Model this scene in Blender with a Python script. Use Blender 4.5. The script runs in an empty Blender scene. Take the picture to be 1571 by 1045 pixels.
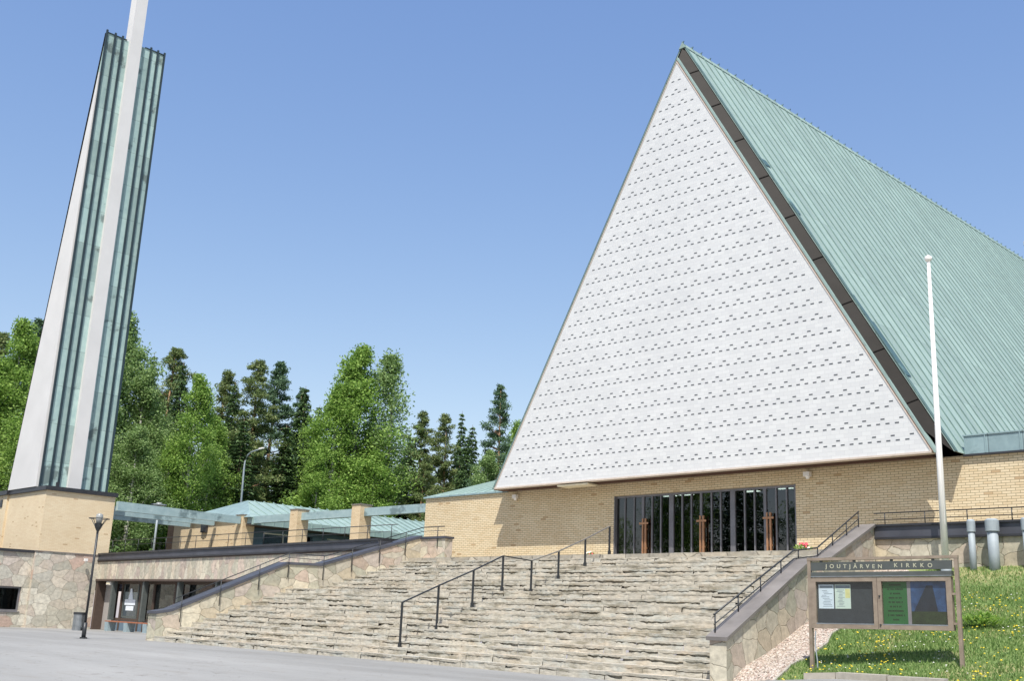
import bpy, math, random
import numpy as np
from mathutils import Matrix, Vector

S = bpy.context.scene
COL = S.collection
R = random.Random(7)
NR = np.random.default_rng(11)
rad = math.radians

# ---------------------------------------------------------------- camera
cam_d = bpy.data.cameras.new('camera')
cam = bpy.data.objects.new('camera', cam_d)
COL.objects.link(cam)
S.camera = cam
cam_d.sensor_width = 36.0
cam_d.lens = 1665.25 / 1571 * 36.0
cam_d.clip_end = 3000
_y, _p, _r = rad(46.2886), rad(14.5448), rad(2.34606)
_f = Vector((-math.sin(_y) * math.cos(_p), math.cos(_y) * math.cos(_p), math.sin(_p)))
_rt = Vector((math.cos(_y), math.sin(_y), 0))
_up = _rt.cross(_f)
_a = math.cos(_r) * _rt + math.sin(_r) * _up
_b = -math.sin(_r) * _rt + math.cos(_r) * _up
cam.matrix_world = Matrix(((_a.x, _b.x, -_f.x, 0), (_a.y, _b.y, -_f.y, 0), (_a.z, _b.z, -_f.z, 1.08), (0, 0, 0, 1)))

# ---------------------------------------------------------------- sky, sun, exposure
SUN = Vector((0.85, -1.10, 2.28)).normalized()          # towards the sun
elev = math.asin(SUN.z)
W = bpy.data.worlds.new('World')
S.world = W
W.use_nodes = True
wn = W.node_tree
bg = wn.nodes['Background']
sky = wn.nodes.new('ShaderNodeTexSky')
sky.sky_type = 'NISHITA'
sky.sun_disc = False
sky.sun_elevation = elev
sky.sun_rotation = math.atan2(SUN.x, SUN.y)
sky.altitude = 100
sky.air_density = 1.0
sky.dust_density = 0.9
sky.ozone_density = 2.0
tint = wn.nodes.new('ShaderNodeMix')
tint.data_type = 'RGBA'; tint.blend_type = 'MULTIPLY'
tint.inputs[0].default_value = 1.0
tint.inputs[7].default_value = (1.06, 1.0, 1.01, 1)
wn.links.new(sky.outputs[0], tint.inputs[6])
sp_ = wn.nodes.new('ShaderNodeSeparateColor'); cb_ = wn.nodes.new('ShaderNodeCombineColor')
wn.links.new(tint.outputs[2], sp_.inputs[0])
wn.links.new(sp_.outputs[0], cb_.inputs[0])
for i_, (e_, k_) in ((1, (0.83, 1.19)), (2, (0.50, 2.03))):
    p_ = wn.nodes.new('ShaderNodeMath'); p_.operation = 'POWER'; p_.inputs[1].default_value = e_
    q_ = wn.nodes.new('ShaderNodeMath'); q_.operation = 'MULTIPLY'; q_.inputs[1].default_value = k_
    wn.links.new(sp_.outputs[i_], p_.inputs[0]); wn.links.new(p_.outputs[0], q_.inputs[0]); wn.links.new(q_.outputs[0], cb_.inputs[i_])
wn.links.new(cb_.outputs[0], bg.inputs[0])
bg.inputs[1].default_value = 0.148
sd = bpy.data.lights.new('sun', 'SUN')
sd.energy = 4.4
sd.angle = rad(0.5)
sd.color = (1.0, 0.955, 0.88)
sun = bpy.data.objects.new('sun', sd)
COL.objects.link(sun)
sun.rotation_euler = SUN.to_track_quat('Z', 'Y').to_euler()
S.view_settings.view_transform = 'Standard'
S.view_settings.look = 'None'
S.view_settings.exposure = 0.38
S.view_settings.gamma = 1.0
S.render.resolution_x = 1024
S.render.resolution_y = 682
S.render.engine = 'CYCLES'

# ---------------------------------------------------------------- materials
def lin(h):
    h = h.lstrip('#')
    o = []
    for i in (0, 2, 4):
        c = int(h[i:i + 2], 16) / 255
        o.append(c / 12.92 if c <= 0.04045 else ((c + 0.055) / 1.055) ** 2.4)
    return (o[0], o[1], o[2], 1)

class MT:
    """small node-graph helper"""
    def __init__(s, name, rough=0.8, metal=0.0):
        s.m = bpy.data.materials.new(name)
        s.m.use_nodes = True
        s.t = s.m.node_tree
        s.bsdf = s.t.nodes['Principled BSDF']
        s.bsdf.inputs['Roughness'].default_value = rough
        s.bsdf.inputs['Metallic'].default_value = metal
        s.uv = None
    def n(s, typ, **kw):
        nd = s.t.nodes.new(typ)
        for k, v in kw.items():
            setattr(nd, k, v)
        return nd
    def l(s, a, b):
        s.t.links.new(a, b)
    def coord(s, scale=(1, 1, 1), off=(0, 0, 0)):
        if s.uv is None:
            s.uv = s.n('ShaderNodeTexCoord')
        mp = s.n('ShaderNodeMapping')
        mp.inputs['Scale'].default_value = scale
        mp.inputs['Location'].default_value = off
        s.l(s.uv.outputs['UV'], mp.inputs['Vector'])
        return mp.outputs[0]
    def noise(s, scale, det=4, vec=None, rough=0.55):
        nd = s.n('ShaderNodeTexNoise')
        nd.inputs['Scale'].default_value = scale
        nd.inputs['Detail'].default_value = det
        nd.inputs['Roughness'].default_value = rough
        s.l(vec if vec is not None else s.coord(), nd.inputs['Vector'])
        return nd.outputs['Fac']
    def ramp(s, fac, stops, interp='LINEAR'):
        nd = s.n('ShaderNodeValToRGB')
        nd.color_ramp.interpolation = interp
        e = nd.color_ramp.elements
        while len(e) < len(stops):
            e.new(0.5)
        for i, (p, c) in enumerate(stops):
            e[i].position = p
            e[i].color = c if not isinstance(c, (int, float)) else (c, c, c, 1)
        s.l(fac, nd.inputs[0])
        return nd.outputs[0]
    def mix(s, fac, a, b, mode='MIX'):
        nd = s.n('ShaderNodeMix', data_type='RGBA', blend_type=mode)
        for i, v in ((0, fac), (6, a), (7, b)):
            if isinstance(v, (int, float)):
                nd.inputs[i].default_value = v
            elif isinstance(v, tuple):
                nd.inputs[i].default_value = v
            else:
                s.l(v, nd.inputs[i])
        return nd.outputs[2]
    def math(s, op, a, b=0.0):
        nd = s.n('ShaderNodeMath', operation=op)
        for i, v in ((0, a), (1, b)):
            if isinstance(v, (int, float)):
                nd.inputs[i].default_value = v
            else:
                s.l(v, nd.inputs[i])
        return nd.outputs[0]
    def col(s, c):
        if isinstance(c, tuple):
            s.bsdf.inputs['Base Color'].default_value = c
        else:
            s.l(c, s.bsdf.inputs['Base Color'])
        return s
    def bump(s, h, strength=0.3, dist=0.02):
        nd = s.n('ShaderNodeBump')
        nd.inputs['Strength'].default_value = strength
        nd.inputs['Distance'].default_value = dist
        s.l(h, nd.inputs['Height'])
        s.l(nd.outputs[0], s.bsdf.inputs['Normal'])
        return s

def plain(name, hexc, rough=0.6, metal=0.0, var=0.12, nscale=6.0):
    m = MT(name, rough, metal)
    c = lin(hexc)
    d = tuple(x * (1 - var) for x in c[:3]) + (1,)
    b = tuple(min(1, x * (1 + var)) for x in c[:3]) + (1,)
    m.col(m.ramp(m.noise(nscale, 5), [(0.3, d), (0.7, b)]))
    return m.m

def make_brick(name, base, dark, mortar, bw=0.26, bh=0.078):
    m = MT(name, 0.85)
    v = m.coord()
    br = m.n('ShaderNodeTexBrick')
    m.l(v, br.inputs['Vector'])
    br.offset = 0.5
    for k, val in (('Scale', 1.0), ('Mortar Size', 0.0085), ('Mortar Smooth', 0.3), ('Bias', -0.25), ('Brick Width', bw), ('Row Height', bh)):
        br.inputs[k].default_value = val
    br.inputs['Color1'].default_value = lin(base)
    br.inputs['Color2'].default_value = lin(dark)
    br.inputs['Mortar'].default_value = lin(mortar)
    # odd browner bricks, picked per brick from a second brick pattern
    br2 = m.n('ShaderNodeTexBrick')
    m.l(v, br2.inputs['Vector'])
    br2.offset = 0.5
    for k, val in (('Scale', 1.0), ('Mortar Size', 0.0), ('Bias', 0.0), ('Brick Width', bw), ('Row Height', bh)):
        br2.inputs[k].default_value = val
    br2.inputs['Color1'].default_value = (0, 0, 0, 1)
    br2.inputs['Color2'].default_value = (1, 1, 1, 1)
    odd = m.ramp(br2.outputs['Color'], [(0.986, 0.0), (0.991, 0.5)])
    c = m.mix(odd, br.outputs['Color'], lin('#9c7a55'))
    n = m.noise(0.55, 5)
    c = m.mix(m.ramp(n, [(0.35, 0.0), (0.75, 0.28)]), c, m.mix(0.75, c, lin('#b99f76'), 'MULTIPLY'))
    m.col(c)
    m.bump(br.outputs['Fac'], -0.5, 0.008)
    return m.m

def make_stone(name, cols, scale=1.5, stretch=(1, 1, 1), joint=0.028, jcol='#a39b88', jamt=0.9, warp=0.22, rough=0.9, bump=0.6):
    m = MT(name, rough)
    v = m.coord(stretch)
    nz = m.n('ShaderNodeTexNoise')
    nz.inputs['Scale'].default_value = 1.3
    nz.inputs['Detail'].default_value = 6
    nz.inputs['Roughness'].default_value = 0.6
    m.l(v, nz.inputs['Vector'])
    va = m.n('ShaderNodeVectorMath', operation='MULTIPLY_ADD')
    m.l(nz.outputs['Color'], va.inputs[0])
    va.inputs[1].default_value = (warp * 1.6, warp * 1.6, 0)
    nz2 = m.n('ShaderNodeTexNoise')
    nz2.inputs['Scale'].default_value = 9.0
    nz2.inputs['Detail'].default_value = 4
    m.l(v, nz2.inputs['Vector'])
    va0 = m.n('ShaderNodeVectorMath', operation='MULTIPLY_ADD')
    m.l(nz2.outputs['Color'], va0.inputs[0])
    va0.inputs[1].default_value = (0.07, 0.07, 0)
    m.l(v, va0.inputs[2])
    m.l(va0.outputs[0], va.inputs[2])
    vo = m.n('ShaderNodeTexVoronoi', voronoi_dimensions='2D', feature='F1')
    ve = m.n('ShaderNodeTexVoronoi', voronoi_dimensions='2D', feature='DISTANCE_TO_EDGE')
    for q in (vo, ve):
        q.inputs['Scale'].default_value = scale
        q.inputs['Randomness'].default_value = 0.95
        m.l(va.outputs[0], q.inputs['Vector'])
    sep = m.n('ShaderNodeSeparateColor')
    m.l(vo.outputs['Color'], sep.inputs[0])
    st = [(i / len(cols), lin(c)) for i, c in enumerate(cols)]
    c = m.ramp(sep.outputs[0], st, 'CONSTANT')
    val = m.ramp(sep.outputs[1], [(0, 0.80), (1, 1.12)])
    c = m.mix(1.0, c, val, 'MULTIPLY')
    n1 = m.noise(5.5, 8, rough=0.7)
    c = m.mix(1.0, c, m.ramp(n1, [(0.28, 0.62), (0.72, 1.2)]), 'MULTIPLY')
    n2 = m.noise(1.7, 6)
    c = m.mix(m.ramp(n2, [(0.5, 0.0), (0.8, 0.35)]), c, lin('#c9b79a'))
    j = m.ramp(ve.outputs['Distance'], [(0.0, jamt), (joint, jamt * 0.8), (joint * 1.9, 0.0)])
    c = m.mix(j, c, lin(jcol))
    m.col(c)
    h = m.math('ADD', m.ramp(ve.outputs['Distance'], [(0.0, 0.0), (joint * 2.2, 0.8)]), m.math('MULTIPLY', n1, 0.5))
    m.bump(h, bump, 0.03)
    return m.m

def make_copper(name, a='#7fb5a6', b='#9acabb', dark='#4f6a62', sheet=None, streak=(0.5, 6, 1), patch=0.62, pd=0.85, blot='#41504d', rough=0.55):
    m = MT(name, rough, 0.0)
    n = m.noise(1.0, 6, m.coord(streak), 0.6)
    c = m.ramp(n, [(0.3, lin(a)), (0.7, lin(b))])
    n2 = m.noise(2.3, 8, m.coord((1, 1, 1)), 0.65)
    c = m.mix(m.ramp(n2, [(0.35, 0.35), (0.6, 0.0)]), c, lin(dark))
    n3 = m.noise(0.55, 7, m.coord((1, 1, 1), (5, 3, 0)), 0.62)
    c = m.mix(m.ramp(n3, [(patch, 0.0), (patch + 0.06, pd)]), c, lin(blot))
    if sheet:
        br = m.n('ShaderNodeTexBrick')
        m.l(m.coord((1, 1, 1), (sheet[5] if len(sheet) > 5 else 0, 0, 0)), br.inputs['Vector'])
        br.offset = sheet[2]
        for k, val in (('Scale', 1.0), ('Mortar Size', sheet[3]), ('Bias', 0.0), ('Brick Width', sheet[0]), ('Row Height', sheet[1])):
            br.inputs[k].default_value = val
        br.inputs['Color1'].default_value = (sheet[4], sheet[4], sheet[4], 1) if len(sheet) > 4 else (0.86, 0.86, 0.86, 1)
        br.inputs['Color2'].default_value = (1.08, 1.08, 1.08, 1)
        br.inputs['Mortar'].default_value = (0.45, 0.45, 0.45, 1)
        c = m.mix(1.0, c, br.outputs['Color'], 'MULTIPLY')
        m.bump(br.outputs['Fac'], -0.6, 0.01)
    m.col(c)
    return m.m

def make_asphalt():
    m = MT('asphalt', 0.92)
    n1 = m.noise(0.12, 6)
    n2 = m.noise(55, 3)
    c = m.ramp(m.noise(0.12, 6, m.coord((.5, 2.2, 1))), [(0.32, lin('#7f7f7c')), (0.5, lin('#8f8f8c')), (0.68, lin('#9c9c99'))])
    c = m.mix(1.0, c, m.ramp(n2, [(0.3, 0.80), (0.7, 1.15)]), 'MULTIPLY')
    n3 = m.noise(0.6, 8, m.coord((1, 3, 1)), 0.7)
    c = m.mix(m.ramp(n3, [(0.52, 0.0), (0.7, 0.45)]), c, lin('#827d75'))
    n4 = m.noise(0.9, 2, m.coord((1, 1, 1), (9, 4, 0)))
    crack = m.ramp(m.math('ABSOLUTE', m.math('SUBTRACT', n4, 0.5)), [(0.0, 0.55), (0.006, 0.0)])
    c = m.mix(crack, c, lin('#6b655e'))
    m.col(c).bump(n2, 0.35, 0.01)
    return m.m

def make_grass_soil():
    m = MT('grass_soil', 0.95)
    n1 = m.noise(0.9, 6)
    n2 = m.noise(14, 6, rough=0.75)
    c = m.ramp(n2, [(0.3, lin('#55703a')), (0.5, lin('#72884f')), (0.72, lin('#929f68'))])
    c = m.mix(m.ramp(n1, [(0.48, 0.0), (0.66, 0.75)]), c, lin('#b3a67c'))
    # dry strip up by the wall
    sx = m.n('ShaderNodeSeparateXYZ')
    m.l(m.coord(), sx.inputs[0])
    dry = m.ramp(m.math('ADD', m.math('MULTIPLY', sx.outputs[1], 0.1), m.math('MULTIPLY', n1, 0.35)), [(0.0, 0.0), (1.0, 1.0)])
    mr = m.n('ShaderNodeMapRange')
    m.l(m.math('ADD', m.math('MULTIPLY', sx.outputs[1], 0.1), m.math('MULTIPLY', n1, 0.5)), mr.inputs['Value'])
    mr.inputs['From Min'].default_value = 2.95
    mr.inputs['From Max'].default_value = 3.3
    mr.inputs['To Max'].default_value = 0.75
    c = m.mix(mr.outputs[0], c, lin('#9fa070'))
    m.col(c).bump(n2, 0.8, 0.05)
    return m.m

def make_gravel():
    m = MT('gravel', 0.9)
    vo = m.n('ShaderNodeTexVoronoi', voronoi_dimensions='2D')
    vo.inputs['Scale'].default_value = 26
    m.l(m.coord(), vo.inputs['Vector'])
    sep = m.n('ShaderNodeSeparateColor')
    m.l(vo.outputs['Color'], sep.inputs[0])
    c = m.ramp(sep.outputs[0], [(0, lin('#b3a596')), (0.3, lin('#c9c0b6')), (0.55, lin('#a9958a')), (0.75, lin('#bdb3a8')), (0.9, lin('#8d7f76'))], 'CONSTANT')
    c = m.mix(m.ramp(vo.outputs['Distance'], [(0.35, 0.0), (0.75, 0.75)]), c, lin('#5b5045'))
    m.col(c).bump(vo.outputs['Distance'], -1.0, 0.04)
    return m.m

def make_leaf(name, c1, c2, c3, trans=0.35):
    m = MT(name, 0.55)
    g = m.n('ShaderNodeNewGeometry')
    c = m.ramp(g.outputs['Random Per Island'], [(0.0, lin(c1)), (0.5, lin(c2)), (1.0, lin(c3))])
    m.col(c)
    tr = m.n('ShaderNodeBsdfTranslucent')
    m.l(c, tr.inputs['Color'])
    ms = m.n('ShaderNodeMixShader')
    ms.inputs[0].default_value = trans
    m.l(m.bsdf.outputs[0], ms.inputs[1])
    m.l(tr.outputs[0], ms.inputs[2])
    m.l(ms.outputs[0], m.t.nodes['Material Output'].inputs['Surface'])
    m.bsdf.inputs['Specular IOR Level'].default_value = 0.3
    return m.m

def make_glass(name, refl=0.12, tint='#c8d4d8', ripple=0.02, rough=0.0):
    m = MT(name)
    t = m.t
    t.nodes.remove(m.bsdf)
    tr = m.n('ShaderNodeBsdfTransparent')
    tr.inputs[0].default_value = lin(tint)
    gl = m.n('ShaderNodeBsdfGlossy')
    gl.inputs['Roughness'].default_value = rough
    fr = m.n('ShaderNodeLayerWeight')
    fr.inputs[0].default_value = 0.5
    nz = m.noise(0.8, 3)
    bp = m.n('ShaderNodeBump')
    bp.inputs['Strength'].default_value = ripple
    bp.inputs['Distance'].default_value = 0.3
    m.l(nz, bp.inputs['Height'])
    if ripple > 0:
        m.l(bp.outputs[0], gl.inputs['Normal'])
    fac = m.math('ADD', m.math('MULTIPLY', m.math('POWER', fr.outputs['Facing'], 4.0), 0.8), refl)
    ms = m.n('ShaderNodeMixShader')
    m.l(fac, ms.inputs[0])
    m.l(tr.outputs[0], ms.inputs[1])
    m.l(gl.outputs[0], ms.inputs[2])
    m.l(ms.outputs[0], t.nodes['Material Output'].inputs['Surface'])
    return m.m

def make_gable():
    m = MT('white_shingles', 0.6)
    br = m.n('ShaderNodeTexBrick')
    m.l(m.coord(), br.inputs['Vector'])
    br.offset = 0.5
    for k, val in (('Scale', 1.0), ('Mortar Size', 0.006), ('Mortar Smooth', 0.5), ('Bias', -0.1), ('Brick Width', 0.305), ('Row Height', 0.134)):
        br.inputs[k].default_value = val
    br.inputs['Color1'].default_value = lin('#d1d3d3')
    br.inputs['Color2'].default_value = lin('#c8cacb')
    br.inputs['Mortar'].default_value = lin('#bdbfc0')
    n = m.noise(0.35, 5)
    c = m.mix(m.ramp(n, [(0.4, 0.0), (0.8, 0.22)]), br.outputs['Color'], lin('#b5b8b9'))
    m.col(c).bump(br.outputs['Fac'], -0.3, 0.006)
    return m.m

def emis(name, hexc, s):
    m = MT(name)
    m.bsdf.inputs['Base Color'].default_value = lin(hexc)
    m.bsdf.inputs['Emission Color'].default_value = lin(hexc)
    m.bsdf.inputs['Emission Strength'].default_value = s
    return m.m

def make_wood(name, a, b, along=(1, 14, 1), rough=0.7):
    m = MT(name, rough)
    n = m.noise(3, 6, m.coord(along))
    m.col(m.ramp(n, [(0.3, lin(a)), (0.7, lin(b))])).bump(n, 0.2, 0.01)
    return m.m

M = {}
M['brick'] = make_brick('yellow_brick', '#decead', '#d2bd97', '#8a7c62')
M['brick_tower'] = make_brick('yellow_brick_pale', '#dfcfb0', '#d8c4a2', '#cfbc9c')
M['brick_pier'] = make_brick('orange_brick', '#d6c3a2', '#ccb593', '#b0a084')
M['brick_shaded'] = make_brick('shaded_brick', '#8d7460', '#7a6353', '#6e5d50')
M['stone'] = make_stone('stone_cladding', ['#bcb6a6', '#c0b3a3', '#b2af9c', '#c6bfab', '#b5aba0', '#a9a796', '#c2b7a0', '#b5a596'], 1.75, (1, 1.25, 1), 0.012, '#7d7564', 0.75)
M['stone_tall'] = make_stone('stone_cladding_upright', ['#c3bcac', '#c5b5a6', '#bcb7a5', '#cac2af', '#bdafa3', '#b8b3a2', '#c7bca9'], 1.7, (1.8, 0.8, 1), 0.012, '#8c8272', 0.65)
M['stone_grey'] = make_stone('stone_cladding_grey', ['#cbc7b9', '#cdc2b3', '#c2beae', '#d2cdbd', '#c4b9ad', '#bfbbac', '#cfc6b5', '#bda697'], 1.6, (0.9, 1.2, 1), 0.012, '#827a6c', 0.7)
M['step_stone'] = make_stone('step_flagstone', ['#bcb7aa', '#c6bfae', '#b1afa5', '#c9bca8', '#b8b1a4', '#c4bdb0'], 1.6, (0.6, 1.3, 1), 0.02, '#85806f', 0.6, 0.3, 0.9, 0.5)
def make_riser():
    m = MT('step_riser', 0.95)
    n = m.noise(3.0, 8, m.coord((1, 4, 1)), 0.75)
    c = m.ramp(n, [(0.28, lin('#6a6558')), (0.40, lin('#9c978a')), (0.55, lin('#b6b1a4')), (0.75, lin('#c8c0af'))])
    n5 = m.noise(1.1, 5, m.coord((1, 2.2, 1), (3, 1, 0)), 0.6)
    c = m.mix(m.ramp(n5, [(0.52, 0.0), (0.7, 0.38)]), c, lin('#c4b095'))
    n6 = m.noise(1.4, 5, m.coord((1, 2.5, 1), (13, 7, 0)), 0.6)
    c = m.mix(m.ramp(n6, [(0.5, 0.0), (0.66, 0.5)]), c, lin('#a9b0ac'))
    n7 = m.noise(0.9, 8, m.coord((1, 3.5, 1), (23, 17, 0)), 0.7)
    c = m.mix(m.ramp(n7, [(0.51, 0.0), (0.62, 0.65)]), c, lin('#6d6754'))
    m.col(c).bump(n, 0.6, 0.03)
    return m.m
M['riser'] = make_riser()
M['copper_roof'] = make_copper('patina_roof', '#8a9f99', '#98ada5', '#7f948e', (0.60, 2.6, 0.0, 0.006, 0.9, -0.14), (1.6, 0.3, 1), 0.66, 0.4, '#5f7a74')
M['copper_seam'] = plain('darker_seam', '#617b77', 0.6, 0, .2, 2)
M['copper_tower'] = make_copper('patina_tower', '#9fbab7', '#b2c9c2', '#7d9b9e', (0.50, 2.3, 0.0, 0.012, 0.72, -0.10), (2, 0.5, 1), 0.58, 0.7, '#525c5b', 0.85)
M['copper_rib'] = plain('shaded_rib', '#24363d', 0.6, 0, .25, 1)
M['copper_beam'] = make_copper('patina_beam', '#8ba3a7', '#a4b8b9', '#728c93', None, (1, 3, 1), 0.55, 0.7, '#4e6064')
M['copper_dark'] = make_copper('dark_copper', '#242220', '#2c2a28', '#1e1d1c', None, (1, 1, 1), 0.66, 0.3, '#4c5c57', 0.5)
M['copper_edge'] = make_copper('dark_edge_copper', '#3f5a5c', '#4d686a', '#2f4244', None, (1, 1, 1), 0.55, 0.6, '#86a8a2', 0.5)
M['copper_light'] = make_copper('patina_trim', '#889f9b', '#99aea8', '#788f8f', None, (1, 1, 1), 0.60, 0.5, '#66736d')
M['copper_fascia'] = make_copper('patina_fascia', '#849ca1', '#94abae', '#60757b', (1.0, 3.0, 0.0, 0.015), (2, 0.5, 1), 0.56, 0.6, '#4c5c60')
M['white_conc'] = plain('white_concrete', '#d2d1cf', 0.7, 0, 0.05, 0.5)
M['gable'] = make_gable()
M['slot'] = plain('slot_shadow', '#52575c', 0.9)
M['gable_trim'] = plain('pale_wood_trim', '#c4b8ac', 0.7, 0, .1)
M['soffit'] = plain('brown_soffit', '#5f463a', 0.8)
M['cream'] = plain('cream_panel', '#e5dcc0', 0.6)
M['dark_metal'] = plain('dark_coping', '#3b3c40', 0.45, 0.3, .2, 2)
M['coping'] = plain('dark_coping_sheet', '#50525a', 0.5, 0.25, .22, 1.2)
M['coping_brown'] = plain('brown_coping_sheet', '#7f7a76', 0.55, 0.2, .25, 1.2)
M['rail'] = plain('dark_rail_paint', '#3a3d40', 0.45, 0.4)
M['rail_worn'] = plain('worn_steel', '#8d8b86', 0.4, 0.5)
M['mullion'] = plain('grey_bronze_frame', '#77767a', 0.45, 0.3, .15, 2)
M['asphalt'] = make_asphalt()
M['grass_soil'] = make_grass_soil()
M['gravel'] = make_gravel()
M['paving'] = make_stone('paving', ['#a8a294', '#b5ae9f', '#9d988c'], 1.2, (1, 1, 1), 0.02, '#7b766b')
M['hill'] = plain('forest_floor', '#4a5236', 0.95, 0, .3, .3)
M['glass'] = make_glass('door_glass', 0.10, '#8c979c')
M['glass_win'] = make_glass('window_glass', 0.10, '#a9b4b8')
M['glass_case'] = make_glass('case_glass', 0.04, '#e8eeee', 0.0)
M['hall'] = plain('hall_dark', '#2c2926', 0.7)
M['hall_ceiling'] = plain('hall_ceiling', '#a08b70', 0.8)
M['hall_light'] = emis('hall_lamp', '#f6ead0', 9.0)
M['copper_new'] = plain('bright_copper', '#b08463', 0.4, 0.35, .15, 4)
M['white_paint'] = plain('white_paint', '#e8e6e2', 0.4, 0, .03)
M['galv'] = plain('galvanised_steel', '#98a2a8', 0.65, 0.1, .1, 3)
M['lamp_glass'] = plain('lamp_shade_plastic', '#8f9290', 0.3)
M['steel'] = plain('brushed_steel', '#9aa0a4', 0.3, 0.8, .2, 5)
M['bench_wood'] = make_wood('bench_wood', '#8d5941', '#a86e50')
M['bench_leg'] = plain('bench_concrete', '#93a5ab', 0.8)
M['grey_wood'] = make_wood('grey_boards', '#8f8b88', '#aaa5a1', (16, 1, 1))
M['board_frame'] = make_wood('board_frame_paint', '#7c6f61', '#918475', (2, 2, 1))
M['board_panel'] = plain('board_dark_panel', '#4a4f4d', 0.6, 0, .15, 3)
M['board_felt'] = plain('board_felt', '#3c4145', 0.95, 0, .15, 8)
M['letter'] = plain('letter_paint', '#b9b8a0', 0.4, 0.3)
M['paper'] = plain('paper_white', '#dfe6ee', 0.8, 0, .03)
M['paper2'] = plain('paper_pale', '#d3ddd0', 0.8, 0, .05)
M['ink'] = plain('ink_grey', '#7f8994', 0.8)
M['ink_dark'] = plain('ink_green', '#0f2812', 0.8)
M['paper_yellow'] = plain('paper_yellow', '#dcd394', 0.8)
M['green_poster'] = plain('green_poster', '#276332', 0.8, 0, .06)
M['brown_paper'] = plain('poster_margin', '#8f8688', 0.8)
M['reflect_blue'] = plain('painted_blue_reflection', '#2f4a70', 0.6, 0, .45, 5)
M['reflect_dark'] = plain('painted_dark_reflection', '#1d2733', 0.6, 0, .3, 5)
M['reflect_green'] = plain('painted_green_reflection', '#2c3a1e', 0.6, 0, .4, 9)
M['bark_birch'] = None
def bark(name, a, b, sc):
    m = MT(name, 0.9)
    n = m.noise(sc, 5, m.coord((1, 3, 1)))
    m.col(m.ramp(n, [(0.4, lin(a)), (0.55, lin(b))])).bump(n, .5, .03)
    return m.m
M['bark_birch'] = bark('birch_bark', '#4a4540', '#d6d1c8', 1.5)
M['bark_pine'] = bark('pine_bark', '#7c6450', '#a68465', 1.5)
M['bark_spruce'] = bark('spruce_bark', '#4b3d33', '#6a574a', 1.5)
M['leaf_birch'] = make_leaf('birch_leaves', '#5b7a34', '#83a64c', '#aecb6c', 0.42)
M['leaf_birch2'] = make_leaf('aspen_leaves', '#607d44', '#85a160', '#adc588', 0.40)
M['leaf_spruce'] = make_leaf('spruce_needles', '#3a5231', '#50693f', '#6c8852', 0.25)
M['leaf_pine'] = make_leaf('pine_needles', '#56693f', '#71854f', '#929a66', 0.28)
M['leaf_pine2'] = make_leaf('pine_needles_blue', '#445f46', '#5b7858', '#76906c', 0.25)
M['blade'] = make_leaf('grass_blades', '#55743a', '#74924f', '#9bb06f', 0.3)
M['blade_dry'] = make_leaf('dry_grass_blades', '#8f8f5c', '#a39f6c', '#b9b283', 0.3)
M['dandelion'] = plain('dandelion_yellow', '#e6cf3a', 0.7)
M['clover'] = plain('clover_white', '#e6e6de', 0.7)
M['petal_red'] = plain('petal_red', '#d0485a', 0.6)
M['petal_white'] = plain('petal_pale', '#ead9cf', 0.6)
M['kerb'] = plain('kerb_stone', '#a09b90', 0.9, 0, .12, 8)
M['bluepanel'] = plain('blue_grey_panel', '#5c7284', 0.35, 0, .12, 1)
M['brown_frame'] = plain('brown_frame_paint', '#4d4038', 0.6)
M['tealframe'] = plain('teal_frame_paint', '#545a58', 0.6)

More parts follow.
